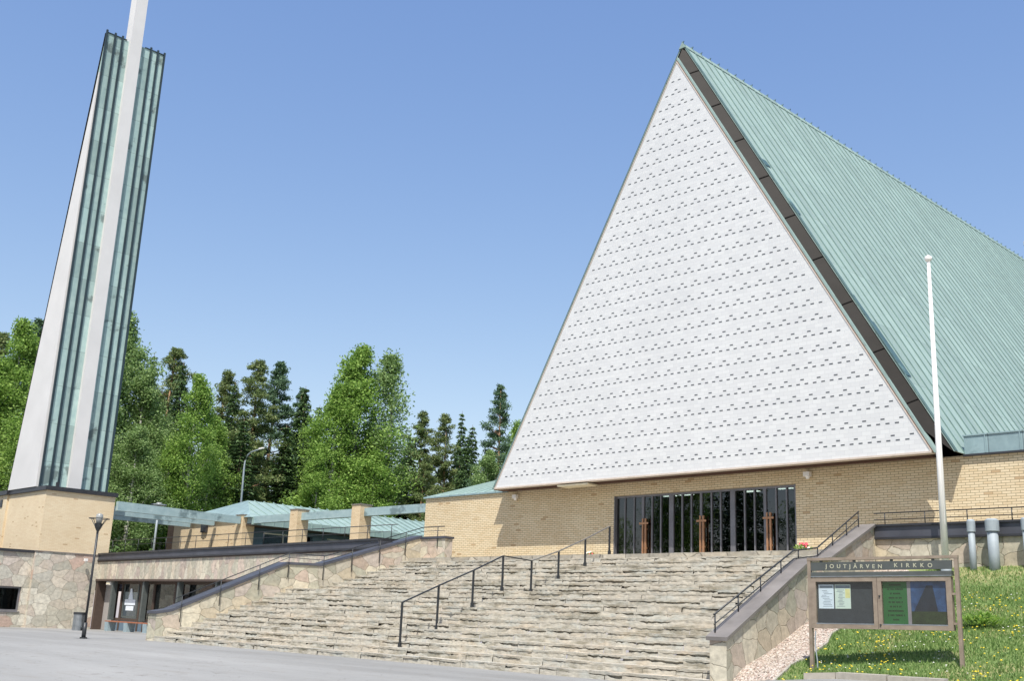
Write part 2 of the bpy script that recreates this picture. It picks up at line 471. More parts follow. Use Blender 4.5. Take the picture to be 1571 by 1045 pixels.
# ---------------------------------------------------------------- mesh helpers
class MB:
    def __init__(s):
        s.v, s.f, s.m, s.uv = [], [], [], []
    def face(s, pts, mi=0, uv=None):
        b = len(s.v)
        pts = [Vector(p) for p in pts]
        s.v += pts
        s.f.append(list(range(b, b + len(pts))))
        s.m.append(mi)
        if uv is None:
            n = Vector((0, 0, 0))
            for i in range(len(pts)):
                n += (pts[i] - pts[0]).cross(pts[(i + 1) % len(pts)] - pts[0])
            ax, ay, az = abs(n.x), abs(n.y), abs(n.z)
            if az >= ax and az >= ay:
                uv = [(p.x, p.y) for p in pts]
            elif ax >= ay:
                uv = [(p.y, p.z) for p in pts]
            else:
                uv = [(p.x, p.z) for p in pts]
        s.uv += uv
        return s
    def hexa(s, p, mi=0):
        # p: 8 points, bottom ring 0-3 (ccw seen from above), top ring 4-7
        for q in ((3, 2, 1, 0), (4, 5, 6, 7), (0, 1, 5, 4), (1, 2, 6, 5), (2, 3, 7, 6), (3, 0, 4, 7)):
            s.face([p[i] for i in q], mi)
        return s
    def box(s, x0, x1, y0, y1, z0, z1, mi=0):
        return s.hexa([(x0, y0, z0), (x1, y0, z0), (x1, y1, z0), (x0, y1, z0), (x0, y0, z1), (x1, y0, z1), (x1, y1, z1), (x0, y1, z1)], mi)
    def beam(s, a, b, w, h, mi=0):
        # box along a->b, w across (horizontal), h vertical, centred
        a, b = Vector(a), Vector(b)
        d = (b - a).normalized()
        u = Vector((0, 0, 1)) if abs(d.z) < .99 else Vector((0, 1, 0))
        sd_ = d.cross(u).normalized() * w / 2
        up = sd_.cross(d).normalized() * h / 2
        r = [a - sd_ - up, a + sd_ - up, b + sd_ - up, b - sd_ - up, a - sd_ + up, a + sd_ + up, b + sd_ + up, b - sd_ + up]
        return s.hexa(r, mi)
    def tube(s, pts, r, seg=10, mi=0, cap=True):
        pts = [Vector(p) for p in pts]
        rs = r if isinstance(r, (list, tuple)) else [r] * len(pts)
        rings = []
        for i, p in enumerate(pts):
            d = (pts[min(i + 1, len(pts) - 1)] - pts[max(i - 1, 0)]).normalized()
            u = Vector((0, 0, 1)) if abs(d.z) < .9 else Vector((1, 0, 0))
            a = d.cross(u).normalized()
            b = d.cross(a).normalized()
            rings.append([p + (a * math.cos(t * 2 * math.pi / seg) + b * math.sin(t * 2 * math.pi / seg)) * rs[i] for t in range(seg)])
        for i in range(len(rings) - 1):
            for t in range(seg):
                q = [rings[i][t], rings[i + 1][t], rings[i + 1][(t + 1) % seg], rings[i][(t + 1) % seg]]
                s.face(q, mi)
        if cap:
            s.face(rings[0], mi)
            s.face(rings[-1][::-1], mi)
        return s
    def prism(s, poly, y0, y1, mi=0, axis='y'):
        # poly in (x,z) extruded along y; or (y,z) along x; or (x,y) along z
        def P(a, b, c):
            return {'y': (a, c, b), 'x': (c, a, b), 'z': (a, b, c)}[axis]
        A = [P(a, b, y0) for a, b in poly]
        B = [P(a, b, y1) for a, b in poly]
        s.face(A, mi)
        s.face(B[::-1], mi)
        n = len(poly)
        for i in range(n):
            s.face([A[(i + 1) % n], A[i], B[i], B[(i + 1) % n]], mi)
        return s
    def build(s, name, mat, parent=None, smooth=False, fixn=True):
        off = Vector((0, 0, 0))
        p = parent
        while p is not None:
            off += p.location
            p = p.parent
        me = bpy.data.meshes.new(name)
        me.from_pydata([tuple(v - off) for v in s.v], [], s.f)
        ul = me.uv_layers.new(name='UVMap')
        ul.data.foreach_set('uv', np.array(s.uv, dtype=np.float32).ravel())
        mats = mat if isinstance(mat, (list, tuple)) else [mat]
        for x in mats:
            me.materials.append(M[x])
        me.polygons.foreach_set('material_index', s.m)
        if smooth:
            me.polygons.foreach_set('use_smooth', [True] * len(s.f))
        if fixn:
            import bmesh
            bm = bmesh.new()
            bm.from_mesh(me)
            bmesh.ops.remove_doubles(bm, verts=bm.verts, dist=0.0002)
            bmesh.ops.recalc_face_normals(bm, faces=bm.faces)
            bm.to_mesh(me)
            bm.free()
        o = bpy.data.objects.new(name, me)
        COL.objects.link(o)
        if parent is not None:
            o.parent = parent
        return o

def tag(o, label, cat, group=None):
    o['label'] = label
    o['category'] = cat
    if group:
        o['group'] = group
    return o
def thing(name, label, cat, loc=(0, 0, 0), group=None):
    o = bpy.data.objects.new(name, None)
    o.empty_display_size = 0.3
    COL.objects.link(o)
    o.location = loc
    return tag(o, label, cat, group)
def struct(o, kind='structure'):
    o['kind'] = kind
    return o
def lerp(a, b, t):
    return a + (b - a) * t
def interp(pts, y):
    for i in range(len(pts) - 1):
        if y <= pts[i + 1][0] or i == len(pts) - 2:
            t = (y - pts[i][0]) / (pts[i + 1][0] - pts[i][0])
            return lerp(pts[i][1], pts[i + 1][1], t)

# ---------------------------------------------------------------- terrain
def sstep(a, b, x):
    t = max(0, min(1, (x - a) / (b - a)))
    return t * t * (3 - 2 * t)
def plaza_z(x, y):
    z = -0.1 + 0.0077 * min(0, max(x, -90) + 38)
    z += 0.40 * sstep(-14.4, -10.5, x) * sstep(6, 18, y)
    z -= 0.42 * sstep(15, 3, y) * (0 if x < -30 else sstep(-30, -8, x))
    return z
def grid(xs, ys, fz, name, mat, uvs=None):
    b = MB()
    for i in range(len(xs) - 1):
        for j in range(len(ys) - 1):
            q = [(xs[i], ys[j]), (xs[i + 1], ys[j]), (xs[i + 1], ys[j + 1]), (xs[i], ys[j + 1])]
            b.face([(x, y, fz(x, y)) for x, y in q])
    return b
def rng(a, b, n):
    return [a + (b - a) * i / n for i in range(n + 1)]
xs = [-600, -300, -150] + rng(-100, -30, 14) + rng(-28, 4, 32) + [10, 30, 100, 300, 600]
ys = [-600, -200, -60] + rng(-20, 0, 5) + rng(2, 29.5, 22)
struct(grid(xs, ys, plaza_z, 'plaza', 'asphalt').build('plaza', 'asphalt', smooth=True))

def hill_z(x, y):
    d = math.hypot(x + 40, y - 30)
    return 3.38 + 5.0 * sstep(30, 140, d) + (4 * sstep(140, 500, d)) + 0.5 * math.sin(x * .11) * math.sin(y * .09) * sstep(25, 60, d)
xs = [-900, -500, -300, -200] + rng(-160, 60, 55) + [120, 250, 500, 900]
ys = [29.7] + rng(33, 160, 40) + [200, 300, 500, 900]
struct(grid(xs, ys, hill_z, 'hill', 'hill').build('hill', 'hill', smooth=True))
# hill flank west of the tower, running down to the plaza
xs = [-900, -500, -300] + rng(-200, -78, 24)
ys = rng(-60, 29.7, 30)
def flank(x, y):
    return lerp(-0.8, hill_z(x, 29.7), sstep(-40, 29.7, y) * sstep(-76, -95, x)) if y < 29.6 else hill_z(x, 29.7)
struct(grid(xs, ys, flank, 'hillside', 'hill').build('hillside', 'hill', smooth=True))

# ---------------------------------------------------------------- stairs
XL = lambda y: -38.6 + (y - 19.4) * 0.255          # inner face of left parapet
XR = lambda y: -13.95 - (y - 19.4) * 0.172         # inner face of right parapet
steps = []
for i in range(12):
    steps.append((19.4 + i * 0.4225, -0.1 + (i + 1) * 0.175, 0.4225))
for i in range(9):
    steps.append((25.42 + i * 0.47, 2.0 + (i + 1) * 0.1667, 0.47))
stairs = thing('stone_staircase', 'broad flagstone staircase climbing to the church doors', 'staircase', (-26, 19.4, -0.1))
def step_mesh(y0, z, tread, k):
    prev = z - (0.175 if k < 12 else 0.1667)
    b = MB()
    x = XL(y0)
    end = XR(y0)
    yb = y0 + tread + 0.14
    while x < end - 0.02:                      # tread slabs with ragged front edges
        w = min(R.uniform(0.45, 1.6), end - x)
        if end - x - w < 0.3:
            w = end - x
        n = max(2, int(w / 0.08))
        dz = R.uniform(-0.010, 0.010)
        tilt = R.uniform(-0.012, 0.012)
        yo = R.uniform(-0.008, 0.008) - (0.015 if R.random() < .2 else 0)
        th = R.uniform(0.04, 0.07)
        gap = R.choice([0, .008, .014, .024, .036, .048])
        ph_ = R.uniform(0, 6)
        riser_y = y0 + R.uniform(.0, .02)
        lo = prev - 0.03
        fr = []
        rw = R.uniform(0, 1)
        for j in range(n + 1):
            rw = min(1.25, max(-.4, rw + R.uniform(-.55, .55)))
            xx = x + 0.004 + (w - 0.008) * j / n
            e = yo + R.uniform(-0.006, 0.006) + (0.012 if j in (0, n) else 0)
            g_ = max(0.0, gap * rw * 1.2)
            tt = th + R.uniform(-.012, .012)
            fr.append((xx, y0 + e, z + dz + tilt * (j / n - .5), tt, g_, riser_y + R.uniform(-.01, .01)))
        for A, B_ in zip(fr[:-1], fr[1:]):
            b.face([(A[0], A[1], A[2]), (B_[0], B_[1], B_[2]), (B_[0], yb, B_[2]), (A[0], yb, A[2])], 0)
            b.face([(A[0], A[1] + .004, A[2] - A[3]), (B_[0], B_[1] + .004, B_[2] - B_[3]), (B_[0], B_[1], B_[2]), (A[0], A[1], A[2])], 1)
            b.face([(A[0], yb, A[2] - A[3]), (B_[0], yb, B_[2] - B_[3]), (B_[0], B_[1] + .004, B_[2] - B_[3]), (A[0], A[1] + .004, A[2] - A[3])], 1)
            ra, rb = A[2] - A[3] - A[4], B_[2] - B_[3] - B_[4]
            b.face([(A[0], A[5] - .015, lo), (B_[0], B_[5] - .015, lo), (B_[0], B_[5], rb), (A[0], A[5], ra)], 1)
            b.face([(A[0], A[5], ra), (B_[0], B_[5], rb), (B_[0], B_[5] + .09, rb), (A[0], A[5] + .09, ra)], 1)
            b.face([(A[0], A[5] + .09, ra), (B_[0], B_[5] + .09, rb), (B_[0], B_[5] + .09, B_[2] - .01), (A[0], A[5] + .09, A[2] - .01)], 1)
        for q in (fr[0], fr[-1]):
            b.face([(q[0], q[1], q[2] - q[3]), (q[0], yb, q[2] - q[3]), (q[0], yb, q[2]), (q[0], q[1], q[2])], 1)
        x += w
    b.build('step', ['step_stone', 'riser'], stairs, fixn=False)
for k, (y0, z, tr) in enumerate(steps):
    step_mesh(y0, z, tr, k)
b = MB()
b.face([(XL(24.3), 24.3, 1.985), (XR(24.3), 24.3, 1.985), (XR(25.6), 25.6, 1.985), (XL(25.6), 25.6, 1.985)])
b.build('landing', 'step_stone', stairs)
b = MB()
b.box(-38.7, 14, 29.6, 32.0, 3.2, 3.485)
b.box(-36.2, -15.2, 29.05, 29.62, 3.2, 3.48)
struct(b.build('terrace_paving', 'paving'))

def parapet(name, label, inner, t, zt, ys, zb, coping_mat, stone, overh=0.05, cth=0.10):
    o = thing(name, label, 'parapet', (inner(ys[0]), ys[0], zb))
    b = MB()
    c = MB()
    seq = sorted(set(ys))
    for a, e in zip(seq[:-1], seq[1:]):
        z0, z1 = interp(zt, a), interp(zt, e)
        xi0, xi1 = inner(a), inner(e)
        x00, x01 = min(xi0, xi0 + t), max(xi0, xi0 + t)
        x10, x11 = min(xi1, xi1 + t), max(xi1, xi1 + t)
        b.hexa([(x00, a, zb), (x01, a, zb), (x11, e, zb), (x10, e, zb), (x00, a, z0 - cth), (x01, a, z0 - cth), (x11, e, z1 - cth), (x10, e, z1 - cth)])
        aa = a - (0.05 if a == seq[0] else 0)
        ee = e
        c.hexa([(x00 - overh, aa, z0 - cth + .002), (x01 + overh, aa, z0 - cth + .002), (x11 + overh, ee, z1 - cth + .002), (x10 - overh, ee, z1 - cth + .002),
                (x00 - overh, aa, z0), (x01 + overh, aa, z0), (x11 + overh, ee, z1), (x10 - overh, ee, z1)])
    return o, b, c
ZL = [(19.4, 0.95), (19.9, 1.05), (24.05, 3.02), (25.4, 3.04), (29.6, 4.46), (30.0, 4.46)]
o, b, c = parapet('stair_parapet', 'long stone parapet with dark metal coping on the left side of the stairs', XL, -0.62, ZL, [19.4, 19.9, 24.05, 25.4, 29.6], -0.4, 'coping', 'stone')
b.box(-36.6, -34.45, 29.602, 30.0, 3.4, 4.30)
c.box(-36.65, -34.4, 29.55, 30.05, 4.31, 4.40)
b.build('stone_wall', 'stone', o)
c.build('coping', 'coping', o)
ZR = [(19.4, 0.95), (24.1, 2.87), (25.4, 3.0), (29.0, 4.18)]
o, b, c = parapet('stair_parapet', 'short stone parapet with wide brown coping beside the notice board', XR, 0.42, ZR, [19.4, 24.1, 25.4, 29.0], -0.4, 'coping_brown', 'stone', 0.06, 0.08)
b.build('stone_wall', 'stone', o)
c.build('coping', 'coping_brown', o)

# middle handrail
def rail_thing(name, label, path, posts, r=0.022, second=None, mat='rail', post_r=0.022, cat='handrail', topmat=None):
    o = thing(name, label, cat, posts[0][0])
    b = MB(); b.tube(path, r, 8); b.build('top_rail', topmat or mat, o, True)
    if second:
        b = MB(); b.tube(second, r * 0.8, 8); b.build('lower_rail', mat, o, True)
    for lo, hi in posts:
        b = MB(); b.tube([lo, hi], post_r, 8); b.build('post', mat, o, True)
    return o
def step_z(y):
    z = -0.1
    for (a, zz, t) in steps:
        if y >= a:
            z = zz
    return z
o = thing('handrail', 'dark steel handrail running up the middle of the stairs', 'handrail', (-25.2, 20.16, 0.25))
ph = [(20.16, 1.50), (21.5, 2.04), (22.87, 2.57), (24.1, 3.09), (25.38, 3.02), (26.64, 3.42), (27.94, 3.92), (29.19, 4.46)]
for (y, zt) in ph:
    b = MB(); b.box(-25.225, -25.175, y - .025, y + .025, step_z(y) - .02, zt)
    b.box(-25.24, -25.16, y - .04, y + .04, step_z(y) - .02, step_z(y) + .12)
    b.build('post', 'rail', o)
b = MB()
for (y0, z0), (y1, z1) in zip(ph[:4], ph[1:5]):
    b.beam((-25.2, y0, z0), (-25.2, y1, z1), .05, .035)
b.build('rail', 'rail', o)
b = MB()
for (y0, z0), (y1, z1) in zip(ph[4:], ph[5:]):
    b.beam((-25.2, y0, z0), (-25.2, y1, z1), .05, .035)
b.build('rail', 'rail_worn', o)

# left parapet railing (posts bolted to the inner stone face)
xl = lambda y: XL(y) + 0.09
o = thing('parapet_railing', 'thin dark railing above the coping of the left stair parapet', 'railing', (xl(20.3), 20.3, 0.6))
tp = [(xl(y), y, z) for y, z in ((19.95, 1.42), (24.05, 3.36), (25.5, 3.34), (29.6, 4.80))]
b = MB(); b.tube(tp, .018, 8); b.tube([(tp[-1][0], 29.58, 4.80), (-34.5, 29.58, 4.80)], .018, 8); b.build('top_rail', 'rail', o, True)
b = MB(); b.tube([(p[0], p[1], p[2] - .17) for p in tp], .013, 8); b.tube([(tp[-1][0], 29.58, 4.63), (-34.5, 29.58, 4.63)], .013, 8); b.build('lower_rail', 'rail', o, True)
for y in (20.2, 21.55, 22.95, 24.05, 25.45, 26.6, 27.75, 28.85):
    zt = interp([(19.95, 1.42), (24.05, 3.36), (25.5, 3.34), (29.6, 4.80)], y)
    b = MB(); b.tube([(xl(y), y, zt - 0.95), (xl(y), y, zt)], .018, 8); b.build('post', 'rail', o, True)
b = MB(); b.tube([(-34.9, 29.56, 3.9), (-34.9, 29.56, 4.8)], .018, 8); b.build('post', 'rail', o, True)

# right parapet railing
xr = lambda y: XR(y) + 0.06
o = thing('parapet_railing', 'thin two-bar railing on the coping of the right stair parapet', 'railing', (xr(19.6), 19.6, 1.0))
tz = [(19.5, 1.40), (23.9, 3.06), (25.45, 3.24), (28.75, 4.52)]
b = MB(); b.tube([(xr(y), y, z) for y, z in tz], .02, 8); b.build('top_rail', 'rail', o, True)
b = MB(); b.tube([(xr(y), y, z - .2) for y, z in tz], .014, 8); b.build('lower_rail', 'rail', o, True)
for y in (19.55, 20.7, 21.9, 23.1, 24.2, 25.5, 26.6, 27.7, 28.7):
    b = MB(); b.tube([(xr(y), y, interp(ZR, y) - .01), (xr(y), y, interp(tz, y))], .016, 8); b.build('post', 'rail', o, True)

# ---------------------------------------------------------------- right terrace wall
o = thing('terrace_wall', 'pale stone retaining wall with black coping above the grass bank on the right', 'wall', (-5, 29, 2.7))
b = MB(); b.box(-15.2, 14, 29.06, 29.6, 1.8, 3.80); b.build('stone_wall', 'stone', o)
b = MB(); b.box(-15.2, 14, 29.02, 29.64, 3.80, 4.10); b.build('fascia', 'coping', o)
b = MB(); b.box(-15.3, 14, 28.96, 29.7, 4.10, 4.16); b.box(-15.25, 14, 28.98, 29.05, 3.74, 3.80); b.build('coping', 'dark_metal', o)
o = thing('terrace_railing', 'thin railing along the top of the terrace wall right of the stairs', 'railing', (-15, 29.25, 4.16))
b = MB(); b.tube([(-15.3, 29.25, 4.50), (14, 29.25, 4.50)], .016, 6); b.build('top_rail', 'rail', o, True)
b = MB(); b.tube([(-15.3, 29.25, 4.32), (14, 29.25, 4.32)], .011, 6); b.build('lower_rail', 'rail', o, True)
for i in range(9):
    x = -14.97 + i * 1.18
    b = MB(); b.tube([(x, 29.25, 4.15), (x, 29.25, 4.5)], .014, 6); b.build('post', 'rail', o, True)

# vent pipes
def vent(x, r, zt, label):
    o = thing('vent_pipe', label, 'vent pipe', (x, 28.72, 2.8), 'grey vent pipes before the terrace wall')
    b = MB(); b.tube([(x, 28.72, 2.6), (x, 28.72, zt - .2)], r, 20); b.build('pipe', 'galv', o, True)
    b = MB(); b.tube([(x, 28.72, zt - .28), (x, 28.72, zt)], r * 1.28, 20); b.tube([(x, 28.72, zt), (x, 28.72, zt + .04)], [r * 1.28, r * .9], 20); b.build('cap', 'galv', o)
vent(-12.30, 0.085, 4.13, 'slim grey vent pipe, left one of two, just right of the flagpole')
vent(-11.75, 0.135, 4.13, 'thick grey vent pipe right of the slim one')
vent(-10.90, 0.09, 4.13, 'slim grey vent pipe cut off at the right edge of the picture')

# flagpole
o = thing('flagpole', 'tall white flagpole standing on the grass behind the notice board', 'flagpole', (-12.8, 28.2, 2.7))
b = MB(); b.tube([(-12.8, 28.2, 2.5), (-12.8, 28.2, 6), (-12.78, 28.2, 11.3)], [.095, .08, .045], 16); b.build('pole', 'white_paint', o, True)
b = MB(); b.tube([(-12.78, 28.2, 11.3), (-12.78, 28.2, 11.36), (-12.78, 28.2, 11.44), (-12.78, 28.2, 11.5)], [.05, .10, .10, .02], 16); b.build('finial', 'white_paint', o, True)
b = MB(); b.tube([(-12.8, 28.2, 2.5), (-12.8, 28.2, 3.0)], .13, 16); b.build('base_sleeve', 'galv', o, True)
b = MB(); b.tube([(-12.72, 28.12, 4.0), (-12.73, 28.15, 11.3)], .006, 5); b.build('halyard', 'white_paint', o)

# ---------------------------------------------------------------- grass bank, gravel
def bank_z(x, y):
    e = plaza_z(x, 19.3) + 0.02
    base = lerp(e, max(e, 0.50 + 0.02 * (x + 10)), sstep(19.2, 20.4, y))
    z = base + max(0, y - 20.3) * 0.283
    z += 0.10 * math.sin(x * 0.9 + 1) * math.sin(y * .8) * sstep(20, 21.5, y) * sstep(29, 27, y) * 0.6
    return z + 0.12 * sstep(27, 29, y) - 0.08
OUT = lambda y: XR(y) + 0.42
b = MB()
NX, NY = 60, 40
P = [[None] * (NX + 1) for _ in range(NY + 1)]
for j in range(NY + 1):
    y = 19.2 + (29.1 - 19.2) * j / NY
    for i in range(NX + 1):
        t = (i / NX) ** 1.5
        x = OUT(y) - 0.05 + t * (26)
        P[j][i] = (x, y, bank_z(x, y))
for j in range(NY):
    for i in range(NX):
        b.face([P[j][i], P[j][i + 1], P[j + 1][i + 1], P[j + 1][i]])
struct(b.build('grass_bank', 'grass_soil', smooth=True))
GR = lambda y: OUT(y) + 1.05 + 0.06 * math.sin(y * 2.1) + 0.04 * math.sin(y * 5.7)
b = MB()
for j in range(30):
    y0, y1 = 19.25 + j * 0.32, 19.25 + (j + 1) * 0.32
    for i in range(6):
        def pt(i_, y):
            x = lerp(OUT(y) - .02, GR(y), i_ / 6)
            return (x, y, bank_z(x, y) + 0.03 - (0.03 if i_ == 6 else 0))
        b.face([pt(i, y0), pt(i + 1, y0), pt(i + 1, y1), pt(i, y1)])
g = b.build('gravel_strip', 'gravel', smooth=True)
struct(g, 'stuff')
# loose pebbles on it
b = MB()
for k in range(900):
    y = R.uniform(19.3, 28.5)
    x = R.uniform(OUT(y) + .02, GR(y) - .02)
    z = bank_z(x, y) + .035
    s_ = R.uniform(.012, .03)
    pts = [(x + s_ * math.cos(a + R.uniform(-.3, .3)), y + s_ * math.sin(a), z) for a in (0, 1.57, 3.14, 4.71)]
    top = (x, y, z + s_ * .7)
    for q in range(4):
        b.face([pts[q], pts[(q + 1) % 4], top])
struct(b.build('gravel_pebbles', 'gravel', fixn=False), 'stuff')
b = MB()
for j in range(16):
    y0, y1 = 19.3 + j * 0.3, 19.3 + (j + 1) * 0.3
    b.hexa([(GR(y0), y0, bank_z(GR(y0), y0) - .05), (GR(y0) + .05, y0, bank_z(GR(y0), y0) - .05), (GR(y1) + .05, y1, bank_z(GR(y1), y1) - .05), (GR(y1), y1, bank_z(GR(y1), y1) - .05),
            (GR(y0), y0, bank_z(GR(y0), y0) + .05), (GR(y0) + .05, y0, bank_z(GR(y0), y0) + .05), (GR(y1) + .05, y1, bank_z(GR(y1), y1) + .05), (GR(y1), y1, bank_z(GR(y1), y1) + .05)])
tag(b.build('edging_board', 'kerb'), 'thin weathered edging between the gravel strip and the grass', 'edging')

# kerb stones
x = -11.55
kl = ['short kerb stone at the left end, below the notice board left post', 'long kerb stone below the left half of the notice board', 'long kerb stone below the right half of the notice board']
for i, w in enumerate((0.55, 1.05, 1.1)):
    x0, x1 = x, x + w - .03
    ya = 19.32 - 0.03 * i
    b = MB()
    if i == 0:
        b.hexa([(x0, ya - .25, .0), (x1, ya, .0), (x1, ya + .16, .0), (x0, ya - .1, .0), (x0, ya - .25, .36), (x1, ya, .40), (x1, ya + .15, .40), (x0, ya - .1, .36)])
    else:
        b.hexa([(x0, ya, .0), (x1, ya - .03, .0), (x1, ya + .13, .0), (x0, ya + .16, .0), (x0, ya, .40), (x1, ya - .03, .41), (x1, ya + .13, .42), (x0, ya + .15, .41)])
    tag(b.build('kerb_stone', 'kerb'), kl[i], 'kerb stone', 'kerb stones along the grass')
    x += w

# grass blades, dandelions
def blades(n, area, name, mat, h, w, filt=None, dens=None):
    V, F = [], []
    k = 0
    while k < n:
        x = NR.uniform(area[0], area[1]); y = NR.uniform(area[2], area[3])
        if x < GR(y) + .04 or (filt and not filt(x, y)):
            continue
        z = bank_z(x, y) - .01
        a = NR.uniform(0, 6.283); hh = h * NR.uniform(.5, 1.25); ww = w * NR.uniform(.7, 1.3)
        dx, dy = math.cos(a) * ww, math.sin(a) * ww
        lx, ly = NR.normal(0, .35) * hh, NR.normal(0, .35) * hh
        bb = len(V)
        V += [(x - dx, y - dy, z), (x + dx, y + dy, z), (x + lx, y + ly, z + hh)]
        F.append((bb, bb + 1, bb + 2))
        k += 1
    me = bpy.data.meshes.new(name)
    me.from_pydata(V, [], F)
    me.materials.append(M[mat])
    ob = bpy.data.objects.new(name, me)
    COL.objects.link(ob)
    struct(ob, 'stuff')
    return ob
def patchn(x, y):
    return math.sin(x * 1.3 + 2) * math.sin(y * 1.1) + .5 * math.sin(x * 3.1 + y * 2.3)
blades(80000, (-13.6, -4, 19.3, 28.9), 'grass', 'blade', .085, .012, lambda x, y: not (y > 27.2 and NR.random() < .5) and not (y < 20 and NR.random() < .45))
blades(13000, (-13.6, -4, 19.3, 28.95), 'dry_grass', 'blade_dry', .05, .012, lambda x, y: y > 26 or y < 20.3 or NR.random() < .12)
def heads(n, name, mat, r, hgt, fy):
    b = MB()
    k = 0
    while k < n:
        x = R.uniform(-13.2, -5); y = R.uniform(19.4, 26.4)
        if x < GR(y) + .1 or not fy(x, y):
            continue
        z = bank_z(x, y) + R.uniform(.6, 1.2) * hgt
        rr = r * R.uniform(.7, 1.3)
        ring = [(x + rr * math.cos(a), y + rr * math.sin(a), z) for a in (0, 1.05, 2.1, 3.14, 4.19, 5.24)]
        for q in range(6):
            b.face([ring[q], ring[(q + 1) % 6], (x, y, z + rr * .6)])
            b.face([ring[(q + 1) % 6], ring[q], (x, y, z - rr * .5)])
        k += 1
    struct(b.build(name, mat, fixn=False), 'stuff')
heads(520, 'dandelions', 'dandelion', .024, .10, lambda x, y: patchn(x, y) > -.45)
heads(200, 'clover_flowers', 'clover', .018, .09, lambda x, y: patchn(x + 3, y) > -.1)

# leafy weed clump
b = MB()
wx, wy = -10.0, 23.6
wz = bank_z(wx, wy)
for k in range(420):
    a = R.uniform(0, 6.28); r_ = R.uniform(0, .5) ** .8 * .75
    x, y = wx + r_ * math.cos(a) * 1.2, wy + r_ * math.sin(a) * .6
    z = wz + R.uniform(.02, .30) * (1 - r_ / .9) + .02
    s_ = R.uniform(.04, .09)
    d = Vector((math.cos(a) + R.uniform(-.6, .6), math.sin(a) + R.uniform(-.6, .6), R.uniform(.1, 1.0))).normalized()
    sd2 = d.cross(Vector((0, 0, 1))).normalized() * s_ * .35
    p = Vector((x, y, z))
    b.face([p, p + d * s_ * .8 + sd2, p + d * s_ * 2, p + d * s_ * .8 - sd2])
tag(b.build('weed_clump', 'leaf_birch', fixn=False), 'low leafy green weed clump in the grass right of the notice board', 'weed')

# ---------------------------------------------------------------- church
ch = thing('church', 'triangular church with white gable, copper roof and yellow brick entrance wall', 'church', (-23.64, 32, 3.5))
b = MB()
z0, z1 = 3.3, 6.42
DL, DR, DT = -27.42, -19.50, 5.92
b.box(-38.75, DL, 32, 32.35, z0, z1)
b.box(DR, 14, 32, 32.35, z0, z1)
b.box(DL, DR, 32, 32.35, DT, z1)
b.box(-38.75, -38.4, 32.35, 44, z0, z1)
b.build('brick_wall', 'brick', ch)
# gable slab with slots
GY = 30.95
gx0, gx1, gz0 = -33.0, -14.3, 6.46
ax, az = -23.65, 22.62
b = MB()
b.prism([(gx0, gz0), (gx1, gz0), (ax, az)], GY, GY + .22)
def inside(x, z, mrg=.12):
    if z < gz0 + .1 or z > az - .3:
        return False
    t = (z - gz0) / (az - gz0)
    return lerp(gx0, ax, t) + mrg < x - .075 and x + .075 < lerp(gx1, ax, t) - mrg
for r_ in range(30):
    z = 6.88 + r_ * .535
    for n in range(-4, 70):
        x = -32.69 + n * .305
        if inside(x, z):
            b.box(x - .066, x + .066, GY - .004, GY + .05, z - .021, z + .021, 1)
        if n % 2 == 0:
            x2 = x + .15 + (.305 if r_ % 2 else 0)
            if inside(x2, z + .15):
                b.box(x2 - .066, x2 + .066, GY - .004, GY + .05, z + .129, z + .171, 1)
b.build('gable', ['gable', 'slot'], ch, fixn=False)
nR = Vector((az - gz0, 0, gx1 - ax)).normalized()       # outward normal of right edge in xz (x, 0, z)
nR = Vector(((az - gz0), 0, (gx1 - ax))).normalized()
sl = (az - gz0) / (gx1 - ax)
def edgeline(side, off, z):
    # x of a line parallel to the gable edge, offset outwards by off, at height z
    base = gx1 - (z - gz0) / sl if side > 0 else gx0 + (z - gz0) / sl
    d = off / math.sin(math.atan(sl))
    return base + side * d
def apexz(off):
    return az + off / math.cos(math.atan(sl))
def slopestrip(side, o0, o1, y0, y1, zb0, zb1, b, mi=0):
    # solid strip following the gable edge between outward offsets o0..o1, depth y0..y1
    za0, za1 = apexz(o0), apexz(o1)
    p = [(edgeline(side, o0, zb0), zb0), (edgeline(side, o1, zb1), zb1), (ax, za1), (ax, za0)]
    b.prism(p, y0, y1, mi)
# thin warm trim along edges of gable, then pale copper strip, then recessed dark band
b = MB()
for s_ in (1, -1):
    slopestrip(s_, 0.0, 0.035, GY - .02, GY + .20, gz0, gz0, b)
b.box(gx0 - .03, gx1 + .03, GY - .05, GY + .26, gz0 - .06, gz0 - .002)
b.build('gable_trim', 'gable_trim', ch)
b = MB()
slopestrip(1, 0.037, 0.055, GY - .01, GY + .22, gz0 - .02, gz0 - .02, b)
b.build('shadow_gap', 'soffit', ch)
b = MB()
slopestrip(1, 0.057, 0.13, GY + .02, GY + .24, gz0 - .05, gz0 - .05, b)
slopestrip(-1, 0.037, 0.08, GY + .02, GY + .24, gz0 - .05, gz0 - .05, b)
b.build('edge_flashing', 'copper_light', ch)
